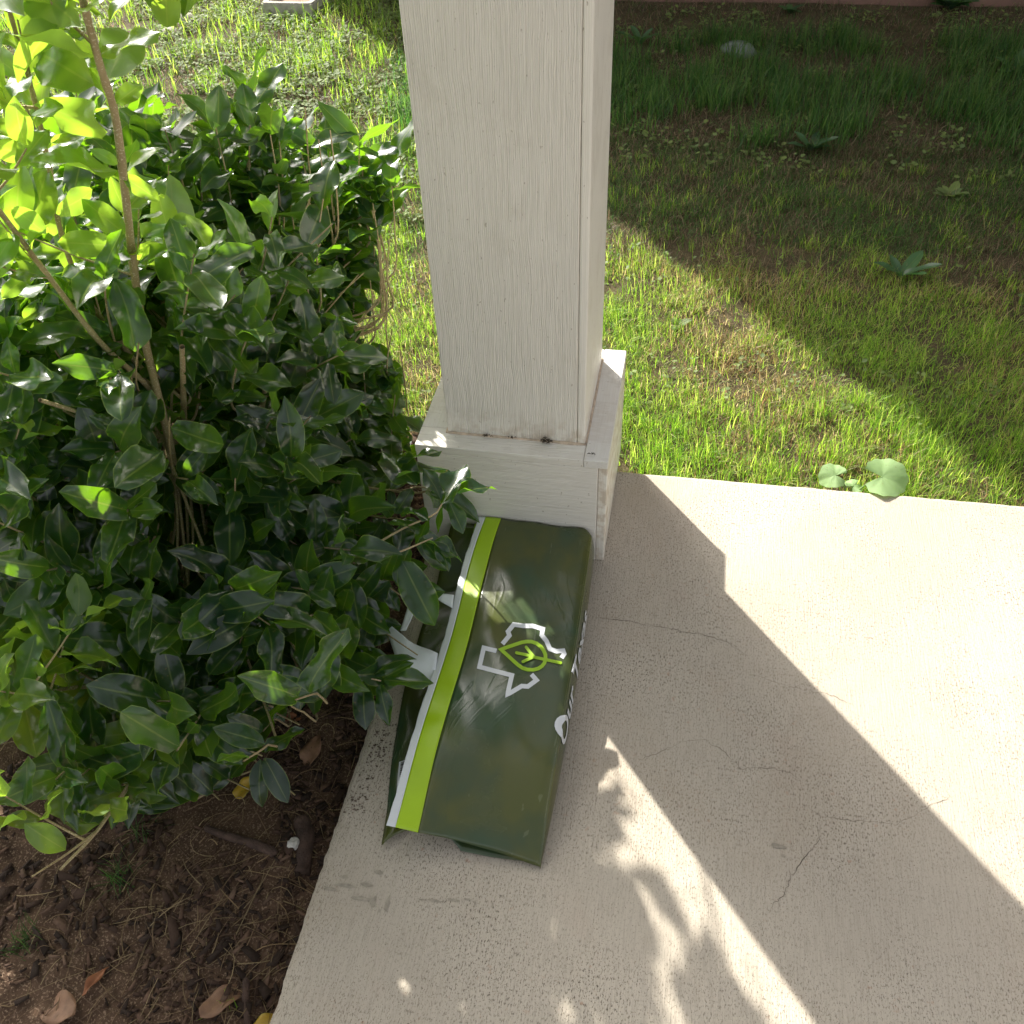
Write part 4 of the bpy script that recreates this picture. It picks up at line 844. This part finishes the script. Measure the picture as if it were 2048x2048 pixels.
# ------------------------------------------------------------ single weeds that stand out
def broad_weed(name, u, v, zb, leaves, mat, label, stem_h=.06, size=.12, rnd=True, lobed=.10, cat='weed'):
    c = U(u, v, zb); c.z = lawn_z(c.x, c.y); root = empty(name, tuple(c), label, cat)
    for (az, el, ln, sz) in leaves:
        n1, n2 = 61, 9; V, C = [], []; d = np.array([math.cos(az), math.sin(az), 0]); s = np.array([-math.sin(az), math.cos(az), 0]); tip = np.array(c) + d * ln + np.array([0, 0, stem_h * (1 + el)])
        up = np.array([0, -.35, 1.0]); up /= np.linalg.norm(up); d2 = d - up * (d @ up) + np.array([0, 0, el * .2]); d2 /= np.linalg.norm(d2); s2 = np.cross(up, d2)
        for i in range(n2 + 1):
            for j in range(n1):
                th = (j / (n1 - 1) * 2 - 1) * 2.75; rr = (i / n2) * sz * (.62 + .38 * math.cos(th * .5)) * (1 + lobed * math.cos(th * 11) * (i / n2) ** 3) * (1 + .05 * math.sin(th * 2.3 + az)); f = i / n2
                V.append(tip + d2 * math.cos(th) * rr + s2 * math.sin(th) * rr + up * (.22 * f * sz * abs(math.sin(th * .5)) + .0009 * f * math.cos(th * 7) - .012 * f * f * (1 + .6 * math.sin(th * 1.4 + 1)) + .006 * f * f * math.sin(th * 3 + az))); C.append((.5, .5 * abs(math.sin(th * 3.5)) * f ** .5, f, 1))
        i = np.arange(n2)[:, None] * n1 + np.arange(n1 - 1)[None]; F = np.stack([i, i + 1, i + n1 + 1, i + n1], -1).reshape(-1, 4)
        npmesh('leaf', np.array(V), [F], mat, root, True, np.array(C)); tubes('stalk', [(spline([c, (np.array(c) + tip) / 2 + np.array([0, 0, .01]), tip], 8), np.full(8, .0022))], mat2, root, 5)
    return root
mat2 = plain('green_stalk', (.16, .28, .07), .6, .1).m
broad_weed('broadleaf_weed', 1700, 982, -.03, [(3.05, .2, .040, .036), (.10, .3, .062, .060), (1.0, -.4, .012, .026)], M_BIG, 'pale round-leaved squash-like weed spreading at the back edge of the sunlit slab', stem_h=.055, lobed=.03)
def spear(u, v, n, ln, label, mat=M_WEED, wm=.16, zf=lawn_z, cnt=0, up=.9):
    c = U(u, v, -.1); c.z = zf(c.x, c.y); root = empty('weed', tuple(c), label, 'weed', 'broad-bladed weeds in the lawn'); L = []
    for i in range(n):
        az = i * 2 * PI / n + rng.uniform(-.3, .3); L.append((np.array(c), np.array([math.cos(az), math.sin(az), up * rng.uniform(.5, 1.3)]), np.array([-math.cos(az) * .5, -math.sin(az) * .5, 1]), ln * rng.uniform(.7, 1.1), rng.random(), rng.integers(0, 3)))
    T_ = [leaf_template(random.Random(k), 8, 4, wmax=wm, fold=.3, wave=.03, curl=.4) for k in range(3)]
    V, F, C = place_leaves(L, T_); npmesh('foliage', V, F, mat, root, True, C); return root
M_DW = leafmat('dock_leaf', (.035, .11, .04), (.05, .12, .06), (.10, .28, .04), .45, .3, (.12, .22, .08))
spear(1800, 560, 6, .13, 'broad upright-leaved weed alone in the shaded grass at the right', M_DW)
spear(1620, 300, 9, .11, 'leafy dark weed at the near border of the shaded tall grass', M_DW)
spear(1280, 85, 6, .14, 'broad-leaved weed with upright leaves close to the white post, on the shaded far lawn', M_DW)
spear(2030, 150, 5, .16, 'large-leaved weed at the right edge of the shaded far lawn', M_DW)
spear(1900, 15, 22, .13, 'bushy bright green weed against the brown house wall', M_DW, .24)
spear(1580, 25, 10, .08, 'small weed by the brown house wall', M_DW, .24)
spear(1900, 395, 12, .08, 'pair of bright lobed weeds in the brown shaded grass at the right', M_WEED, .2)
spear(1352, 668, 3, .05, 'single bright leaf sprouting on the boundary between sunlit and shaded grass', M_WEED, .3)
bm = bmesh.new(); bmesh.ops.create_icosphere(bm, subdivisions=3, radius=.085)
for v in bm.verts: v.co *= 1 + .25 * noise.noise(v.co * 14); v.co.z *= .4
p = U(1478, 102, -.1); bmesh.ops.translate(bm, verts=bm.verts, vec=(p.x, p.y, lawn_z(p.x, p.y) + .01)); tag(obj('stone', bm, plain('pale_stone', (.17, .20, .18), .85, .25, 30, .003).m, None, True), 'pale grey flat stone half hidden in shaded weeds near the house wall', 'stone')
for q, lab in (((372, 40), 'grey stone in the sunlit weeds just left of the splash block'), ((340, 70), 'smaller grey stone in the sunlit weeds farther left of the splash block')):
    bm = bmesh.new(); bmesh.ops.create_icosphere(bm, subdivisions=2, radius=.05)
    for v in bm.verts: v.co *= 1 + .3 * noise.noise(v.co * 20); v.co.z *= .55
    p = U(*q, -.1); bmesh.ops.translate(bm, verts=bm.verts, vec=(p.x, p.y, lawn_z(p.x, p.y) + .015)); tag(obj('stone', bm, M_BLOCK, None, True), lab, 'stone')
# dandelion
p = U(52, 44, -.06); bm = bmesh.new()
for i in range(26):
    az = i * 2.4; r1 = .010 + .010 * (i % 3) / 2; d = Vector((math.cos(az), math.sin(az), .5 - .15 * (i % 3))); s = Vector((-d.y, d.x, 0)) * .003
    o_ = Vector((p.x, p.y, -.045)); vs = [bm.verts.new(o_ + s * .3), bm.verts.new(o_ + d * r1 + s), bm.verts.new(o_ + d * r1 - s), bm.verts.new(o_ - s * .3)]; bm.faces.new(vs)
dn = empty('dandelion', (p.x, p.y, -.1), 'single yellow dandelion flower in the far left weeds', 'flower'); obj('petals', bm, plain('petal', (.8, .58, .02), .6, .1).m, dn); tubes('stalk', [(np.array([[p.x, p.y, -.1], [p.x + .003, p.y, -.07], [p.x, p.y, -.046]]), np.full(3, .0015))], mat2, dn, 5)
print('objects', len(bpy.data.objects), 'leaves', len(LA), len(LB))
